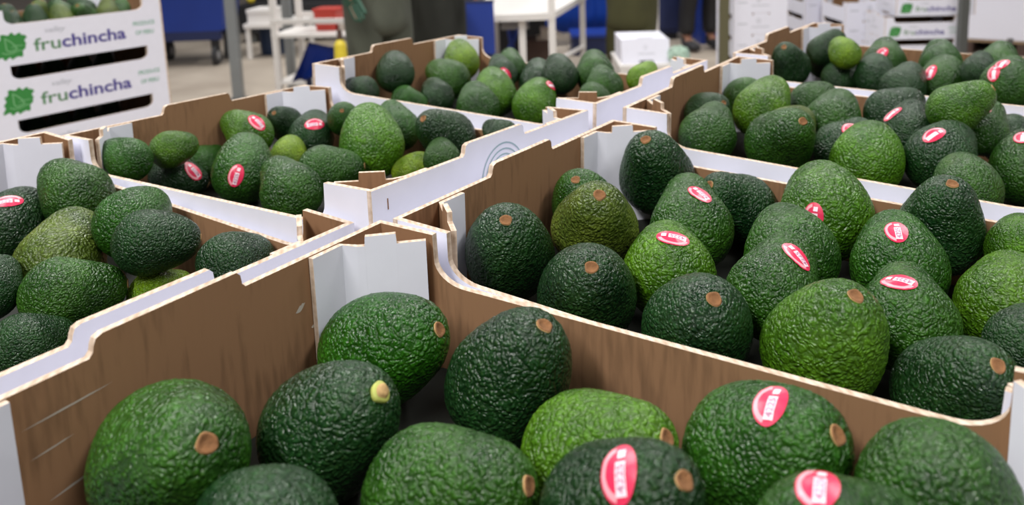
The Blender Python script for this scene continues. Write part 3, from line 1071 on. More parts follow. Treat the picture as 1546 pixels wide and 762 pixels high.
('G',(-0.16789, 0.90172, 0.97621),0.0543,(-0.462, 0.732, 0.501),'m','tall plain avocado at the rear wall, right side',[]),
('G',(-0.12768, 0.85224, 0.97087),0.0503,(-0.554, 0.728, 0.405),'m','plain avocado in front of the tall plain one',[]),
('G',(-0.11395, 0.80186, 0.96681),0.0398,(-0.63, 0.722, 0.288),'m','low avocado behind the brown corner tab',[]),
('G',(-0.10227, 0.90884, 0.97387),0.0393,(0.166, 0.863, 0.476),'y','lime-green avocado at the far right corner',[]),
]
AN = [0]


def avocado(loc, D, axis, tone, label, group, near, stickers=(), stem=True, stub=False, shape=None):
    i = AN[0]
    AN[0] += 1
    vi = (i*5+i//6) % 6 if shape is None else shape
    me, bvh = (NEAR if near else FAR)[vi]
    o = bpy.data.objects.new('avocado', me)
    COL.objects.link(o)
    q = Vector(axis).to_track_quat('Z', 'Y')
    rnd = random.Random(i)
    q = q @ Quaternion((0, 0, 1), rnd.random()*2*PI)
    o.rotation_mode = 'QUATERNION'
    o.rotation_quaternion = q
    o.location = loc
    o.scale = (D, D, D)
    c = TONE[tone]
    k = 0.88+0.24*rnd.random()
    o.color = (c[0]*k*(0.9+0.2*rnd.random()), c[1]*k, c[2]*k, 1)
    tag(o, label, 'avocado', group)
    if stem:
        s = link('stem', STUB if stub else STEMS[i % 3], o)
        s.location = (0, 0, PROF[vi][0]-0.026)
        if stub:
            s['label'] = 'stubby yellow-green stem'
    minv = q.inverted().to_matrix()
    for dirw, upw in stickers:
        add_sticker(o, bvh, minv, D, dirw, upw, near)
    return o


for t, loc, D, ax, tone, phrase, stk in AVO:
    avocado(loc, D, ax, tone, phrase + ' ' + SUF[t], 'avocados ' + SUF[t], t in 'ABEF', stk, True, phrase.startswith('dark rough avocado with a stubby'),
            {'glossy avocado leaning': 2, 'plain broad avocado': 5, 'dark avocado with orange': 5}.get(' '.join(phrase.split()[:(3 if phrase[0] in 'gp' else 4)])) if t == 'A' else None)

# avocados in the topmost crate of the left stack: local x, y, z of the crate, width, tone
sm = Matrix.Translation((SX, SY, SZ-HT)) @ Matrix.Rotation(SR, 4, 'Z')
TOPF = [
    (0.085, 0.050, 0.072, 0.050, 'd', 'dark avocado at the left end of the opening'),
    (0.135, 0.055, 0.078, 0.056, 'd', 'dark green avocado second from the left'),
    (0.190, 0.048, 0.077, 0.056, 'o', 'pale wet avocado third from the left'),
    (0.245, 0.052, 0.080, 0.056, 'm', 'shiny avocado in the middle of the opening'),
    (0.298, 0.052, 0.080, 0.056, 'o', 'pale shiny avocado right of the middle'),
    (0.342, 0.075, 0.080, 0.050, 'm', 'avocado at the right end of the opening'),
    (0.165, 0.120, 0.085, 0.056, 'o', 'olive avocado in the row behind, left'),
    (0.222, 0.118, 0.090, 0.056, 'm', 'green avocado in the row behind, middle'),
    (0.280, 0.122, 0.090, 0.056, 'd', 'dark avocado in the row behind, right'),
    (0.105, 0.118, 0.083, 0.054, 'd', 'dark avocado in the row behind, far left'),
]
rt = random.Random(11)
for x, y, z, D, tone, lab in TOPF:
    p = sm @ Vector((x, y, z))
    avocado(p, D, (rt.uniform(-.5, .5), rt.uniform(-.5, .5), rt.uniform(.3, .9)), tone, lab + ' of the top left-stack crate', 'avocados in the top crate of the left stack', False)

# fruit dimly seen through the black slots of the two crates below
for k, nm in ((2, 'upper'), (3, 'lower')):
    m2 = Matrix.Translation((SX, SY, SZ-HT*k)) @ Matrix.Rotation(SR, 4, 'Z')
    for q in range(5):
        p = m2 @ Vector((0.082+0.0605*q, 0.150, 0.0615))
        avocado(p, 0.0565, (rt.uniform(-.2, .2), rt.uniform(-.2, .2), 1), 'd', 'dark avocado inside the ' + nm + ' black slot of the left stack, ' + ORD[q] + ' from the left', 'avocados inside the slotted crates of the left stack', False)

# ------------------------------------------------------------------ the hall behind, in hall axes (x to the right, y away)


def hroot(name, r, d, z=0.0, rz=0.0):
    return empty(name, H(r, d, z), (0, 0, -_yaw+rz))


def wheel(parent, x, y, r, w=0.035):
    o = tube('wheel', (x-w/2, y, r), (x+w/2, y, r), r, M['rubber'], parent, n=20)
    tube('hub', (x-w/2-0.004, y, r), (x+w/2+0.004, y, r), r*0.45, M['caster_grey'], o, n=14)
    return o


# blue tub cart on castors
c = hroot('tub_cart', -3.30, 6.95, 0, 0.05)
bm = bmesh.new()
lo = [(0.06, 0.05), (0.74, 0.05), (0.74, 0.52), (0.06, 0.52)]
hi = [(0, 0), (0.80, 0), (0.80, 0.56), (0, 0.56)]
vl = [bm.verts.new((x, y, 0.30)) for x, y in lo]
vh = [bm.verts.new((x, y, 0.80)) for x, y in hi]
vi = [bm.verts.new((x*0.94+0.024, y*0.95+0.025, 0.80)) for x, y in hi]
vb = [bm.verts.new((x*0.94+0.024, y*0.95+0.025, 0.34)) for x, y in lo]
bm.faces.new(vl[::-1])
bm.faces.new(vb)
for i in range(4):
    j = (i+1) % 4
    bm.faces.new((vl[i], vl[j], vh[j], vh[i]))
    bm.faces.new((vh[i], vh[j], vi[j], vi[i]))
    bm.faces.new((vi[i], vi[j], vb[j], vb[i]))
obj('tub', bm, M['blue_plastic'], c)
for k in range(5):
    box('rim_clip', 0.03+0.17*k, 0.09+0.17*k, -0.015, 0.0, 0.74, 0.81, M['caster_grey'], c, 0.003)
box('chassis', 0.08, 0.72, 0.05, 0.13, 0.22, 0.30, M['navy'], c)
box('chassis', 0.08, 0.72, 0.44, 0.52, 0.22, 0.30, M['navy'], c)
box('chassis', 0.30, 0.50, 0.13, 0.44, 0.22, 0.29, M['navy'], c)
for x in (0.14, 0.66):
    for y in (0.10, 0.46):
        wheel(c, x, y, 0.085)
        box('caster_fork', x-0.03, x+0.03, y-0.03, y+0.03, 0.14, 0.225, M['black'], c)
tag(c, 'blue tub cart on black castors right of the left crate stack', 'cart')

# grey steel posts
for r, d, w, lab in ((-1.966, 5.60, 0.066, 'grey steel post left of the white shelf rack, by the blue cart'),
                     (-1.635, 5.75, 0.060, 'grey steel post directly behind the white shelf rack'),
                     (2.222, 4.20, 0.042, 'dark grey steel post at the right, beside the printed white crates')):
    p = hroot('steel_post', r, d)
    box('shaft', -w/2, w/2, -w/2, w/2, 0.012, 3.0, M['steel'] if r < 2 else M['dark_steel'], p)
    box('foot_plate', -w, w, -w, w, 0.0, 0.012, M['dark_steel'], p, 0.002)
    tag(p, lab, 'post', 'steel posts of the hall')

# far low table with bin and box
t = hroot('low_table', -2.47, 7.30, 0, -0.10)
box('table_top', 0, 0.45, 0, 0.6, 0.275, 0.315, M['white_paint'], t)
for x in (0.03, 0.41):
    for y in (0.03, 0.55):
        box('leg', x-0.018, x+0.018, y-0.018, y+0.018, 0, 0.275, M['white_paint'], t)
tag(t, 'low white table between the grey posts with a carton on top', 'table')
t = hroot('carton', -2.44, 7.34, 0.316, -0.10)
box('body', 0, 0.22, 0, 0.28, 0, 0.115, M['white_paint'], t)
box('lid', -0.006, 0.226, -0.006, 0.286, 0.085, 0.122, M['white_paint'], t)
tag(t, 'small white carton on the low table left of the rack', 'box')
t = hroot('round_bin', -2.31, 7.62)
tube('bin_body', (0, 0, 0), (0, 0, 0.25), 0.115, M['dark_blue_bin'], t, 0.13, 22)
tube('bin_rim', (0, 0, 0.235), (0, 0, 0.262), 0.138, M['dark_blue_bin'], t, 0.138, 22)
tag(t, 'dark blue round bin under the low white table', 'bin')
bm = bmesh.new()
bmesh.ops.create_icosphere(bm, subdivisions=3, radius=0.042)
for v in bm.verts:
    v.co += v.co.normalized()*0.002*noise.noise(v.co*60)
o = obj('lemon', bm, M['yellow_plastic'], None, True)
o.location = H(-2.74, 8.40, 0.430)
tag(o, 'yellow ball on the dark machine behind the low table', 'ball')
# dark machine behind
t = hroot('conveyor_base', -2.85, 8.3)
box('cabinet', 0, 2.3, 0, 0.8, 0.10, 0.388, M['black'], t, 0.01)
box('hood', 0.02, 2.28, 0.42, 0.8, 0.388, 1.1, M['black'], t, 0.01)
for x in (0.1, 1.15, 2.2):
    for y in (0.08, 0.72):
        box('foot', x-0.05, x+0.05, y-0.05, y+0.05, 0, 0.10, M['dark_steel'], t)
tag(t, 'black machine cabinet in the shade behind the white rack', 'machine')

# white rack with two shelves
t = hroot('shelf_rack', -1.615, 5.28, 0, -0.16)
for x in (0.02, 0.62):
    for y in (0.02, 0.40):
        box('upright', x-0.019, x+0.019, y-0.019, y+0.019, 0, 1.25 if x < 0.1 else 0.58, M['white_paint'], t)
box('shelf', 0.0, 0.64, 0.0, 0.42, 0.465, 0.488, M['white_paint'], t)
box('shelf', 0.0, 0.64, 0.0, 0.42, 0.16, 0.18, M['white_paint'], t)
box('rail', 0.0, 0.64, -0.003, 0.022, 0.552, 0.585, M['white_paint'], t)
box('rail', 0.0, 0.64, 0.40, 0.425, 0.552, 0.585, M['white_paint'], t)
tag(t, 'white metal shelf rack holding a red container', 'rack')
t = hroot('red_container', -1.36, 5.38, 0.0, -0.16)
bm = bmesh.new()
lo = [bm.verts.new((x, y, 0.489)) for x, y in ((0.01, 0.01), (0.14, 0.01), (0.14, 0.14), (0.01, 0.14))]
hi = [bm.verts.new((x, y, 0.615)) for x, y in ((0, 0), (0.15, 0), (0.15, 0.15), (0, 0.15))]
bm.faces.new(lo[::-1])
bm.faces.new(hi)
for i in range(4):
    bm.faces.new((lo[i], lo[(i+1) % 4], hi[(i+1) % 4], hi[i]))
obj('body', bm, M['red_plastic'], t)
box('lid', -0.006, 0.156, -0.006, 0.156, 0.610, 0.632, M['red_plastic'], t)
tag(t, 'red plastic container on the white rack shelf', 'container')
t = hroot('paper_tray', -1.20, 5.37, 0.489, -0.16)
box('tray_body', 0, 0.11, 0, 0.2, 0, 0.05, M['beige'], t)
box('tray_lip', -0.005, 0.115, -0.005, 0.205, 0.042, 0.055, M['white_paint'], t)
tag(t, 'small beige tray right of the red container', 'tray')

# blue folded sheet hanging down beside the rack
bm = bmesh.new()
g = []
for i in range(13):
    row = []
    for j in range(9):
        u, v = i/12, j/8
        x = -0.02 + 0.30*u*(0.25+0.75*v) + 0.10*v
        z = 0.30 + 0.22*v - 0.05*u*v
        y = 0.05*math.sin(5*u+2*v) + 0.10*u
        row.append(bm.verts.new((x, y, z)))
    g.append(row)
for i in range(12):
    for j in range(8):
        bm.faces.new((g[i][j], g[i+1][j], g[i+1][j+1], g[i][j+1]))
bmesh.ops.solidify(bm, geom=bm.faces[:], thickness=0.006)
t = hroot('sheet_stand', -1.30, 4.62)
obj('blue_sheet', bm, M['blue_plastic'], t, True)
for x in (0.05, 0.36):
    box('leg', x-0.015, x+0.015, 0.10, 0.13, 0, 0.46, M['navy'], t)
box('cross_bar', 0.05, 0.36, 0.10, 0.13, 0.40, 0.43, M['navy'], t)
tag(t, 'blue plastic sheet draped over a low dark stand', 'sheet')


# ------------------------------------------------------------------ people


def skin_mesh(name, verts, edges, radii, m, parent, sub=2, root=0):
    me = bpy.data.meshes.new(name)
    me.from_pydata([tuple(v) for v in verts], edges, [])
    o = bpy.data.objects.new(name, me)
    COL.objects.link(o)
    o.modifiers.new('skin', 'SKIN')
    s = o.modifiers.new('sub', 'SUBSURF')
    s.levels = sub
    sv = me.skin_vertices[0].data
    for i, r in enumerate(radii):
        rr = r if isinstance(r, tuple) else (r, r)
        sv[i].radius = rr
        sv[i].use_root = (i == root)
    dg = bpy.context.evaluated_depsgraph_get()
    out = bpy.data.meshes.new_from_object(o.evaluated_get(dg))
    out.name = name
    bpy.data.objects.remove(o)
    for f in out.polygons:
        f.use_smooth = True
    out.materials.clear()
    return link(name, out, parent, [m])


def person(r, d, rz, label, coat, legs, arms, glove=None, stride=0.0, hem=0.86):
    root = hroot('person', r, d, 0, rz)
    V, E, R = [], [], []

    def add(p, rad, prev=None):
        V.append(Vector(p))
        R.append(rad)
        if prev is not None:
            E.append((prev, len(V)-1))
        return len(V)-1
    pel = add((0, 0, 0.92), (0.14, 0.10))
    sp = add((0, 0.0, 1.08), (0.12, 0.09), pel)
    ch = add((0, 0.01, 1.28), (0.14, 0.10), sp)
    nb = add((0, 0.01, 1.41), (0.06, 0.06), ch)
    nk = add((0, 0.0, 1.47), 0.05, nb)
    hd = add((0, -0.02, 1.54), (0.070, 0.085), nk)
    ht = add((0, -0.01, 1.63), (0.072, 0.088), hd)
    add((0, 0.0, 1.68), (0.045, 0.055), ht)
    legp = {}
    for s in (-1, 1):
        y = stride*s
        hp = add((0.095*s, 0, 0.86), 0.085, pel)
        kn = add((0.11*s, -0.02+y*0.5, 0.48), 0.058, hp)
        cf = add((0.112*s, 0.02+y*0.8, 0.32), 0.055, kn)
        an = add((0.115*s, 0.02+y, 0.085), 0.040, cf)
        ft = add((0.12*s, -0.08+y, 0.045), (0.042, 0.030), an)
        add((0.12*s, -0.16+y, 0.035), (0.040, 0.022), ft)
        legp[s] = (V[hp], V[kn], V[cf], V[an], V[ft])
        sh = add((0.175*s, 0.01, 1.37), 0.055, nb)
        el, wr = arms[s]
        el = Vector(el)
        wr = Vector(wr)
        e = add(el, 0.042, sh)
        w = add(wr, 0.028, e)
        dr = (wr-el).normalized()
        sd = dr.cross(Vector((1, 0.2, 0.3))).normalized()
        pm = add(wr+dr*0.06, (0.034, 0.018), w)
        for q in range(4):
            off = sd*(q-1.5)*0.019
            ln = (0.070, 0.082, 0.078, 0.060)[q]
            f1 = add(wr+dr*0.088+off, 0.0095, pm)
            f2 = add(wr+dr*(0.088+ln*0.5)+off*1.1+Vector((0, -0.008, -0.004)), 0.009, f1)
            add(wr+dr*(0.088+ln)+off*1.1+Vector((0, -0.024, -0.010)), 0.0075, f2)
        t1 = add(wr+dr*0.040-sd*0.040, 0.011, pm)
        add(wr+dr*0.085-sd*0.058+Vector((0, -0.012, 0)), 0.0085, t1)
        legp[(s, 'arm')] = (V[sh], el, wr, dr)
    skin_mesh('body', V, E, R, M['skin_person'], root, 1)
    # nose, eyes, ears belong to the head
    bm = bmesh.new()
    bm_tube(bm, (0, -0.095, 1.60), (0, -0.118, 1.555), 0.008, 0.014, 8)
    obj('nose', bm, M['skin_person'], root, True)
    for s in (-1, 1):
        bm = bmesh.new()
        bmesh.ops.create_uvsphere(bm, u_segments=10, v_segments=8, radius=0.012)
        bmesh.ops.translate(bm, vec=(0.031*s, -0.088, 1.595), verts=bm.verts[:])
        obj('eye', bm, M['black'], root, True)
    hv = [(0, 0.0, 1.60), (0, 0.01, 1.66), (0, 0.05, 1.60), (0, 0.06, 1.53)]
    skin_mesh('hair', hv, [(0, 1), (0, 2), (2, 3)], [(0.072, 0.075), (0.070, 0.080), (0.070, 0.05), (0.05, 0.035)], M['hair'], root, 2)
    # trousers
    tv = [Vector((0, 0, 0.98)), Vector((0, 0, 0.90))]
    te = [(0, 1)]
    tr = [(0.165, 0.125), (0.165, 0.125)]
    for s in (-1, 1):
        hp, kn, cf, an, ft = legp[s]
        b = len(tv)
        tv += [hp+Vector((0, 0, -0.06)), (hp+kn)/2, kn, cf, an+Vector((0, 0, 0.03))]
        tr += [0.108, 0.100, 0.085, 0.078, 0.072]
        te += [(1, b), (b, b+1), (b+1, b+2), (b+2, b+3), (b+3, b+4)]
    skin_mesh('trousers', tv, te, tr, legs, root, 2, 1)
    for s in (-1, 1):
        an, ft = legp[s][3], legp[s][4]
        skin_mesh('boot', [an+Vector((0, 0, 0.05)), an+Vector((0, 0.01, -0.03)), ft+Vector((0, -0.01, 0.005)), ft+Vector((0, -0.10, -0.003))],
                  [(0, 1), (1, 2), (2, 3)], [0.052, 0.050, (0.052, 0.042), (0.046, 0.034)], M['rubber'], root, 2)
    # coat with sleeves
    cv = [Vector((0, 0.0, hem)), Vector((0, 0, hem+0.10)), Vector((0, 0.0, 1.08)), Vector((0, 0.01, 1.28)), Vector((0, 0.01, 1.41))]
    ce = [(0, 1), (1, 2), (2, 3), (3, 4)]
    crd = [(0.195, 0.150), (0.190, 0.145), (0.165, 0.125), (0.175, 0.125), (0.085, 0.075)]
    for s in (-1, 1):
        sh, el, wr, dr = legp[(s, 'arm')]
        b = len(cv)
        cv += [sh, el, wr-dr*0.02]
        crd += [0.078, 0.062, 0.048]
        ce += [(4, b), (b, b+1), (b+1, b+2)]
    skin_mesh('coat', cv, ce, crd, coat, root, 2, 2)
    if glove:
        sh, el, wr, dr = legp[(glove, 'arm')]
        sd = dr.cross(Vector((1, 0.2, 0.3))).normalized()
        gv = [wr-dr*0.05, wr, wr+dr*0.06]
        ge = [(0, 1), (1, 2)]
        gr = [0.046, 0.038, (0.044, 0.028)]
        for q in range(4):
            off = sd*(q-1.5)*0.021
            ln = (0.070, 0.082, 0.078, 0.060)[q]
            b = len(gv)
            gv += [wr+dr*0.092+off, wr+dr*(0.092+ln*0.5)+off*1.1+Vector((0, -0.008, -0.004)), wr+dr*(0.095+ln)+off*1.1+Vector((0, -0.024, -0.010))]
            gr += [0.012, 0.0115, 0.010]
            ge += [(2, b), (b, b+1), (b+1, b+2)]
        b = len(gv)
        gv += [wr+dr*0.040-sd*0.044, wr+dr*0.088-sd*0.062+Vector((0, -0.012, 0))]
        gr += [0.014, 0.011]
        ge += [(2, b), (b, b+1)]
        o = skin_mesh('glove', gv, ge, gr, M['glove_green'], root, 1, 1)
        tag(o, 'dark green work glove')
    tag(root, label, 'person')
    return root


person(-0.74, 4.20, 0.9, 'person in a grey-green work coat with a dark green glove, left of the pair', M['cloth_grey_green'], M['cloth_grey_green'],
       {-1: ((-0.30, -0.04, 1.12), (-0.30, -0.14, 0.90)), 1: ((0.24, -0.04, 1.10), (0.14, -0.26, 0.93))}, glove=-1, hem=0.60)
person(-0.535, 5.0, 0.15, 'person in dark work clothes standing behind the back left crate, right of the pair', M['cloth_dark'], M['cloth_dark'],
       {-1: ((-0.27, -0.06, 1.12), (-0.20, -0.25, 0.88)), 1: ((0.27, -0.02, 1.10), (0.24, -0.16, 0.86))}, hem=0.40)
person(0.752, 5.85, 2.6, 'person in an olive coat standing behind the tabbed white carton', M['cloth_olive'], M['cloth_olive'],
       {-1: ((-0.25, -0.06, 1.12), (-0.16, -0.26, 1.02)), 1: ((0.25, -0.06, 1.12), (0.16, -0.26, 1.02))}, hem=0.34)
person(1.50, 7.10, 0.3, 'person in black trousers and olive jacket standing far back beside the blue crates', M['cloth_olive'], M['black'],
       {-1: ((-0.26, -0.04, 1.12), (-0.22, -0.16, 0.90)), 1: ((0.26, -0.04, 1.12), (0.22, -0.16, 0.90))}, hem=0.44)

t = hroot('spray_bottle', -0.862, 3.86, 0.0)
stp = box('stand', -0.04, 0.04, -0.04, 0.04, 0.0, 0.548, M['dark_steel'], None)
stp.location = H(-0.862, 3.86, 0)
stp.rotation_euler = (0, 0, -_yaw)
stp.name = 'bollard'
tag(stp, 'short grey stand under the yellow bottle, hidden by the crates', 'stand')
tube('bottle_body', (0, 0, 0.549), (0, 0, 0.622), 0.032, M['yellow_plastic'], t, 0.028, 16)
tube('bottle_neck', (0, 0, 0.622), (0, 0, 0.645), 0.028, M['yellow_plastic'], t, 0.012, 16)
tube('cap', (0, 0, 0.645), (0, 0, 0.690), 0.014, M['brown_box'], t, 0.012, 14)
tag(t, 'yellow bottle with a brown cap below the green glove', 'bottle')

# blue board on an easel foot
t = hroot('blue_board', -0.325, 4.66)
box('panel', 0.0, 0.155, 0.0, 0.02, 0.42, 0.715, M['blue_plastic'], t, 0.004)
box('panel_edge', -0.004, 0.159, -0.004, 0.024, 0.712, 0.724, M['navy'], t, 0.002)
for x in (0.02, 0.135):
    box('leg', x-0.012, x+0.012, 0.0, 0.024, 0, 0.42, M['navy'], t)
tag(t, 'blue upright board left of the white table', 'board')

# white table
t = hroot('work_table', -0.35, 4.95, 0, 0)
bm = bmesh.new()
poly = [(0.0, 0.35), (0.15, 0.0), (0.52, 0.02), (0.82, 1.20), (0.10, 1.20)]
lo = [bm.verts.new((x, y, 0.565)) for x, y in poly]
hi = [bm.verts.new((x, y, 0.605)) for x, y in poly]
bm.faces.new(lo[::-1])
bm.faces.new(hi)
for i in range(len(poly)):
    j = (i+1) % len(poly)
    bm.faces.new((lo[i], lo[j], hi[j], hi[i]))
bmesh.ops.recalc_face_normals(bm, faces=bm.faces[:])
obj('table_top', bm, M['white_paint'], t)
for x, y, z1 in ((0.335, 0.10, 0.565), (0.515, 0.05, 1.05), (0.775, 1.14, 0.565), (0.14, 1.12, 0.565)):
    box('leg', x-0.021, x+0.021, y-0.021, y+0.021, 0, z1, M['white_paint'], t)
bm = bmesh.new()
bm_tube(bm, (0.53, 0.08, 0.30), (0.775, 1.12, 0.22), 0.016, n=8)
obj('stretcher', bm, M['white_paint'], t)
bm = bmesh.new()
bm_tube(bm, (0.335, 0.10, 0.22), (0.515, 0.08, 0.26), 0.014, n=8)
obj('stretcher', bm, M['white_paint'], t)
tag(t, 'white work table with slim square legs behind the back left crate', 'table')
t = hroot('folding_chair', -0.21, 5.62)
for y in (0.0, 0.30):
    bm = bmesh.new()
    bm_tube(bm, (0.0, y, 0.01), (0.17, y, 0.44), 0.013, n=8)
    obj('leg', bm, M['blue_plastic'], t)
    bm = bmesh.new()
    bm_tube(bm, (0.16, y, 0.01), (0.10, y, 0.42), 0.013, n=8)
    obj('leg', bm, M['blue_plastic'], t)
box('seat', 0.05, 0.24, -0.01, 0.31, 0.425, 0.445, M['caster_grey'], t)
tag(t, 'blue folding stool beneath the white work table', 'stool')
t = hroot('brown_carton', 0.0, 5.62)
box('body', 0, 0.19, 0, 0.3, 0, 0.335, M['brown_box'], t)
box('flap', 0.0, 0.19, -0.006, 0.004, 0.29, 0.338, M['brown_box'], t, 0.001)
box('flap', 0.0, 0.19, 0.0, 0.15, 0.336, 0.341, M['brown_box'], t, 0.001)
tag(t, 'dark brown carton under the white work table', 'box')
t = hroot('beige_block', 0.03, 5.66, 0.342)
bm = bmesh.new()
pv = [(0.08, 0, 0), (0.26, 0, 0), (0.08, 0.2, 0), (0.26, 0.2, 0), (0.08, 0, 0.065), (0.15, 0, 0.060), (0.08, 0.2, 0.065), (0.15, 0.2, 0.060)]
vs = [bm.verts.new(p) for p in pv]
for q in ((0, 2, 3, 1), (4, 5, 7, 6), (0, 1, 5, 4), (2, 6, 7, 3), (0, 4, 6, 2), (1, 3, 7, 5)):
    bm.faces.new([vs[i] for i in q])
obj('wedge', bm, M['beige'], t)
box('base_sheet', 0.05, 0.16, -0.02, 0.22, -0.0005, 0.002, M['beige'], t, 0)
tag(t, 'beige wedge lying on the brown carton', 'block')
t = hroot('table_shade_block', -0.6, 6.3)  # black block added in place of the dark shadow beneath the table
box('cabinet', 0, 0.76, 0, 0.5, 0.05, 0.50, M['black'], t, 0.01)
box('plinth', 0.03, 0.73, 0.03, 0.47, 0, 0.05, M['dark_steel'], t, 0)
tag(t, 'black block standing in for the dark shadow behind the white work table', 'cabinet')

# blue tarpaulin bay behind
t = hroot('tarpaulin', 0.05, 7.5)
bm = bmesh.new()
g = []
for i in range(25):
    row = []
    for j in range(7):
        u, v = i/24, j/6
        row.append(bm.verts.new((u*0.95, 0.03*math.sin(u*21+v*2)+0.015*math.sin(u*50), 0.12+v*1.0)))
    g.append(row)
for i in range(24):
    for j in range(6):
        bm.faces.new((g[i][j], g[i+1][j], g[i+1][j+1], g[i][j+1]))
bmesh.ops.solidify(bm, geom=bm.faces[:], thickness=0.006)
obj('cloth', bm, M['blue_bright'], t, True)
for x in (0.0, 0.93):
    box('pole', x, x+0.03, 0.06, 0.09, 0, 1.2, M['navy'], t)
box('top_bar', 0, 0.96, 0.055, 0.095, 1.10, 1.14, M['navy'], t)
tag(t, 'bright blue tarpaulin hung behind the white table', 'tarpaulin')
t = hroot('dark_pallet_box', 0.40, 6.95)
box('body', 0, 0.45, 0, 0.4, 0.0, 0.17, M['navy'], t)
box('rim', -0.01, 0.46, -0.01, 0.41, 0.15, 0.18, M['blue_plastic'], t)
tag(t, 'low navy tub in front of the blue tarpaulin', 'tub')

# white crate on a small white table, its raised end towards us
t = hroot('side_table', 0.555, 4.88)
box('table_top', 0.0, 0.44, 0, 0.5, 0.262, 0.290, M['white_paint'], t)
for x in (0.025, 0.41):
    for y in (0.025, 0.47):
        box('leg', x-0.02, x+0.02, y-0.02, y+0.02, 0, 0.262, M['white_paint'], t)
box('rail', 0.0, 0.44, 0.004, 0.024, 0.20, 0.262, M['white_paint'], t)
tag(t, 'low white table carrying the tabbed white carton', 'table')
t = hroot('white_carton', 0.575, 4.92, 0.291)
bm = bmesh.new()
pf = [(0, 0), (0.290, 0), (0.290, 0.140), (0.195, 0.143), (0.188, 0.152), (0.105, 0.152), (0.098, 0.143), (0, 0.140)]
fr = [bm.verts.new((x, 0.05*z/0.14, z)) for x, z in pf]
bk = [bm.verts.new((x, 0.05*z/0.14+0.006, z)) for x, z in pf]
f0 = bm.faces.new(fr)
f1 = bm.faces.new(bk[::-1])
for i in range(8):
    j = (i+1) % 8
    bm.faces.new((fr[i], bk[i], bk[j], fr[j]))
bmesh.ops.recalc_face_normals(bm, faces=bm.faces[:])
bmesh.ops.triangulate(bm, faces=[f0, f1], ngon_method='EAR_CLIP')
obj('front_panel', bm, M['white_board'], t)
bm = bmesh.new()
q = [[bm.verts.new((x, y, z)) for y, z in ((0.006, 0), (0.40, 0), (0.40, 0.135), (0.056, 0.135))] for x in (0.002, 0.288)]
bm.faces.new(q[0])
bm.faces.new(q[1][::-1])
for i in range(4):
    j = (i+1) % 4
    bm.faces.new((q[0][i], q[1][i], q[1][j], q[0][j]))
bmesh.ops.recalc_face_normals(bm, faces=bm.faces[:])
obj('body', bm, M['white_board'], t)
box('hand_slot', 0.105, 0.188, 0.0005, 0.006, 0.006, 0.016, M['black'], t, 0)
bm = bmesh.new()
ribbon(bm, [(0.10, 0.055), (0.20, 0.055)], 0.004, lambda p: (p.x, 0.05*p.y/0.14-0.0006, p.y))
ribbon(bm, [(0.146+0.008*math.cos(a*PI/8), 0.092+0.012*math.sin(a*PI/8)) for a in range(0, 17)], 0.003, lambda p: (p.x, 0.05*p.y/0.14-0.0006, p.y))
obj('faint_print', bm, M['print_grey'], t)
tag(t, 'white carton with a raised top tab upon the low white table', 'box')
bm = bmesh.new()
bmesh.ops.create_icosphere(bm, subdivisions=3, radius=1)
for v in bm.verts:
    n_ = v.co.normalized()
    v.co += n_*0.25*noise.noise(n_*3.1)+n_*0.10*noise.noise(n_*8)
    v.co = Vector((v.co.x*0.070, v.co.y*0.06, max(-0.6, v.co.z)*0.062))
o = obj('plastic_bag', bm, M['bag_green'], None, False)
o.location = H(0.915, 4.93, 0.291+0.038)
tag(o, 'crumpled pale green plastic bag beside the tabbed white carton', 'bag')

# things in the gap on the right
t = hroot('blue_crate_stack', 1.56, 7.35)
for k in range(4):
    box('blue_tub', 0, 0.36, 0, 0.4, 0.002+0.152*k, 0.15+0.152*k, M['blue_plastic'], t)
box('paper', 0.02, 0.12, -0.004, 0.0, 0.30, 0.34, M['white_paint'], t, 0.0)
tag(t, 'stack of blue tubs right of the person in black trousers', 'tubs')
t = hroot('navy_cabinet', 1.04, 7.7)
box('body', 0, 0.40, 0, 0.5, 0.06, 1.0, M['navy'], t)
box('door', 0.02, 0.38, -0.012, 0.0, 0.10, 0.95, M['navy'], t)
box('plinth', 0.02, 0.38, 0.02, 0.48, 0, 0.06, M['black'], t, 0)
tag(t, 'navy cabinet behind the olive-coated person', 'cabinet')
t = hroot('white_column', 0.985, 6.6)
box('shaft', 0, 0.085, 0, 0.085, 0, 2.6, M['white_paint'], t)
box('foot', -0.05, 0.115, -0.03, 0.115, 0, 0.03, M['white_paint'], t)
tag(t, 'slim white column right of the olive-coated person', 'column')
t = hroot('olive_post', 1.082, 4.58)
box('shaft', 0, 0.05, 0, 0.05, 0.01, 1.6, M['olive_post'], t)
box('foot_plate', -0.015, 0.065, -0.015, 0.065, 0, 0.01, M['dark_steel'], t, 0)
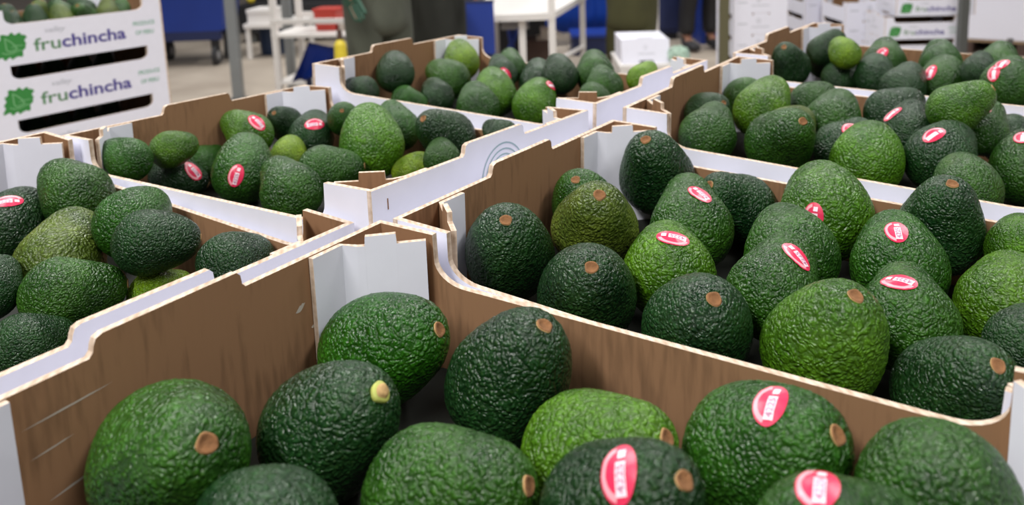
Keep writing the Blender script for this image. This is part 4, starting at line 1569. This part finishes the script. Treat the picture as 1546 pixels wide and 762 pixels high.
tag(t, 'olive post at the left edge of the white crate stack', 'post')

# stacks of white crates
for k in range(9):
    printed('white crate in the tall stack right of the olive post, ' + ORD[k] + ' from the floor', H(1.463, 4.62, 0.002+k*HT), -_yaw+PI/2, 'white crates in the tall plain stack')
for k in range(8):
    printed('printed crate half hidden behind the tall plain stack, ' + ORD[k] + ' from the floor', H(1.83, 6.0, 0.002+k*HT), -_yaw, 'half-hidden printed crates')
for k in range(6):
    printed('white crate of the end-on back stack, ' + ORD[k] + ' from the floor', H(2.125, 5.4, 0.002+k*HT), -_yaw+PI/2, 'crates seen end-on in the back stack')
for k in range(5):
    printed('white crate of the short stack left of the printed pair, ' + ORD[k] + ' from the floor', H(2.205, 4.92, 0.018+k*HT), -_yaw+PI/2, 'crates in the short stack')
for k in range(6):
    lab = {4: 'lower printed white crate next to the dark grey post', 5: 'upper printed white crate next to the dark grey post, set back to the right'}.get(k, 'hidden white crate under the printed pair by the dark post, ' + ORD[k] + ' from the floor')
    printed(lab, H(1.895+(0.065 if k == 5 else 0.0), 4.36+(0.02 if k == 5 else 0), -0.004+k*HT) + Vector((0, 0, 0.004)), -_yaw-0.06, 'printed crates by the dark grey post')

# long white pallet load receding on the right
t = hroot('wrapped_pallet_load', 3.42, 6.55, 0, -0.62)
box('load', 0.02, 0.9, 0.0, 2.6, 0.115, 1.3, M['white_board'], t, 0.01)
for i in range(6):
    box('deck_board', 0.0, 0.92, i*0.48, i*0.48+0.14, 0.095, 0.113, M['wood'], t, 0.002)
for x in (0.02, 0.42, 0.80):
    box('runner', x, x+0.1, 0, 2.6, 0, 0.095, M['brown_box'], t, 0.002)
tag(t, 'white pallet load receding to the right of the dark grey post', 'pallet load')
t = hroot('floor_pipe', 2.44, 4.15)
tube('pipe', (0, 0, 0.01), (0, 0, 0.50), 0.014, M['dark_steel'], t)
tube('foot', (0, 0, 0), (0, 0, 0.012), 0.05, M['dark_steel'], t)
tag(t, 'thin dark pipe standing at the right picture edge', 'pipe')
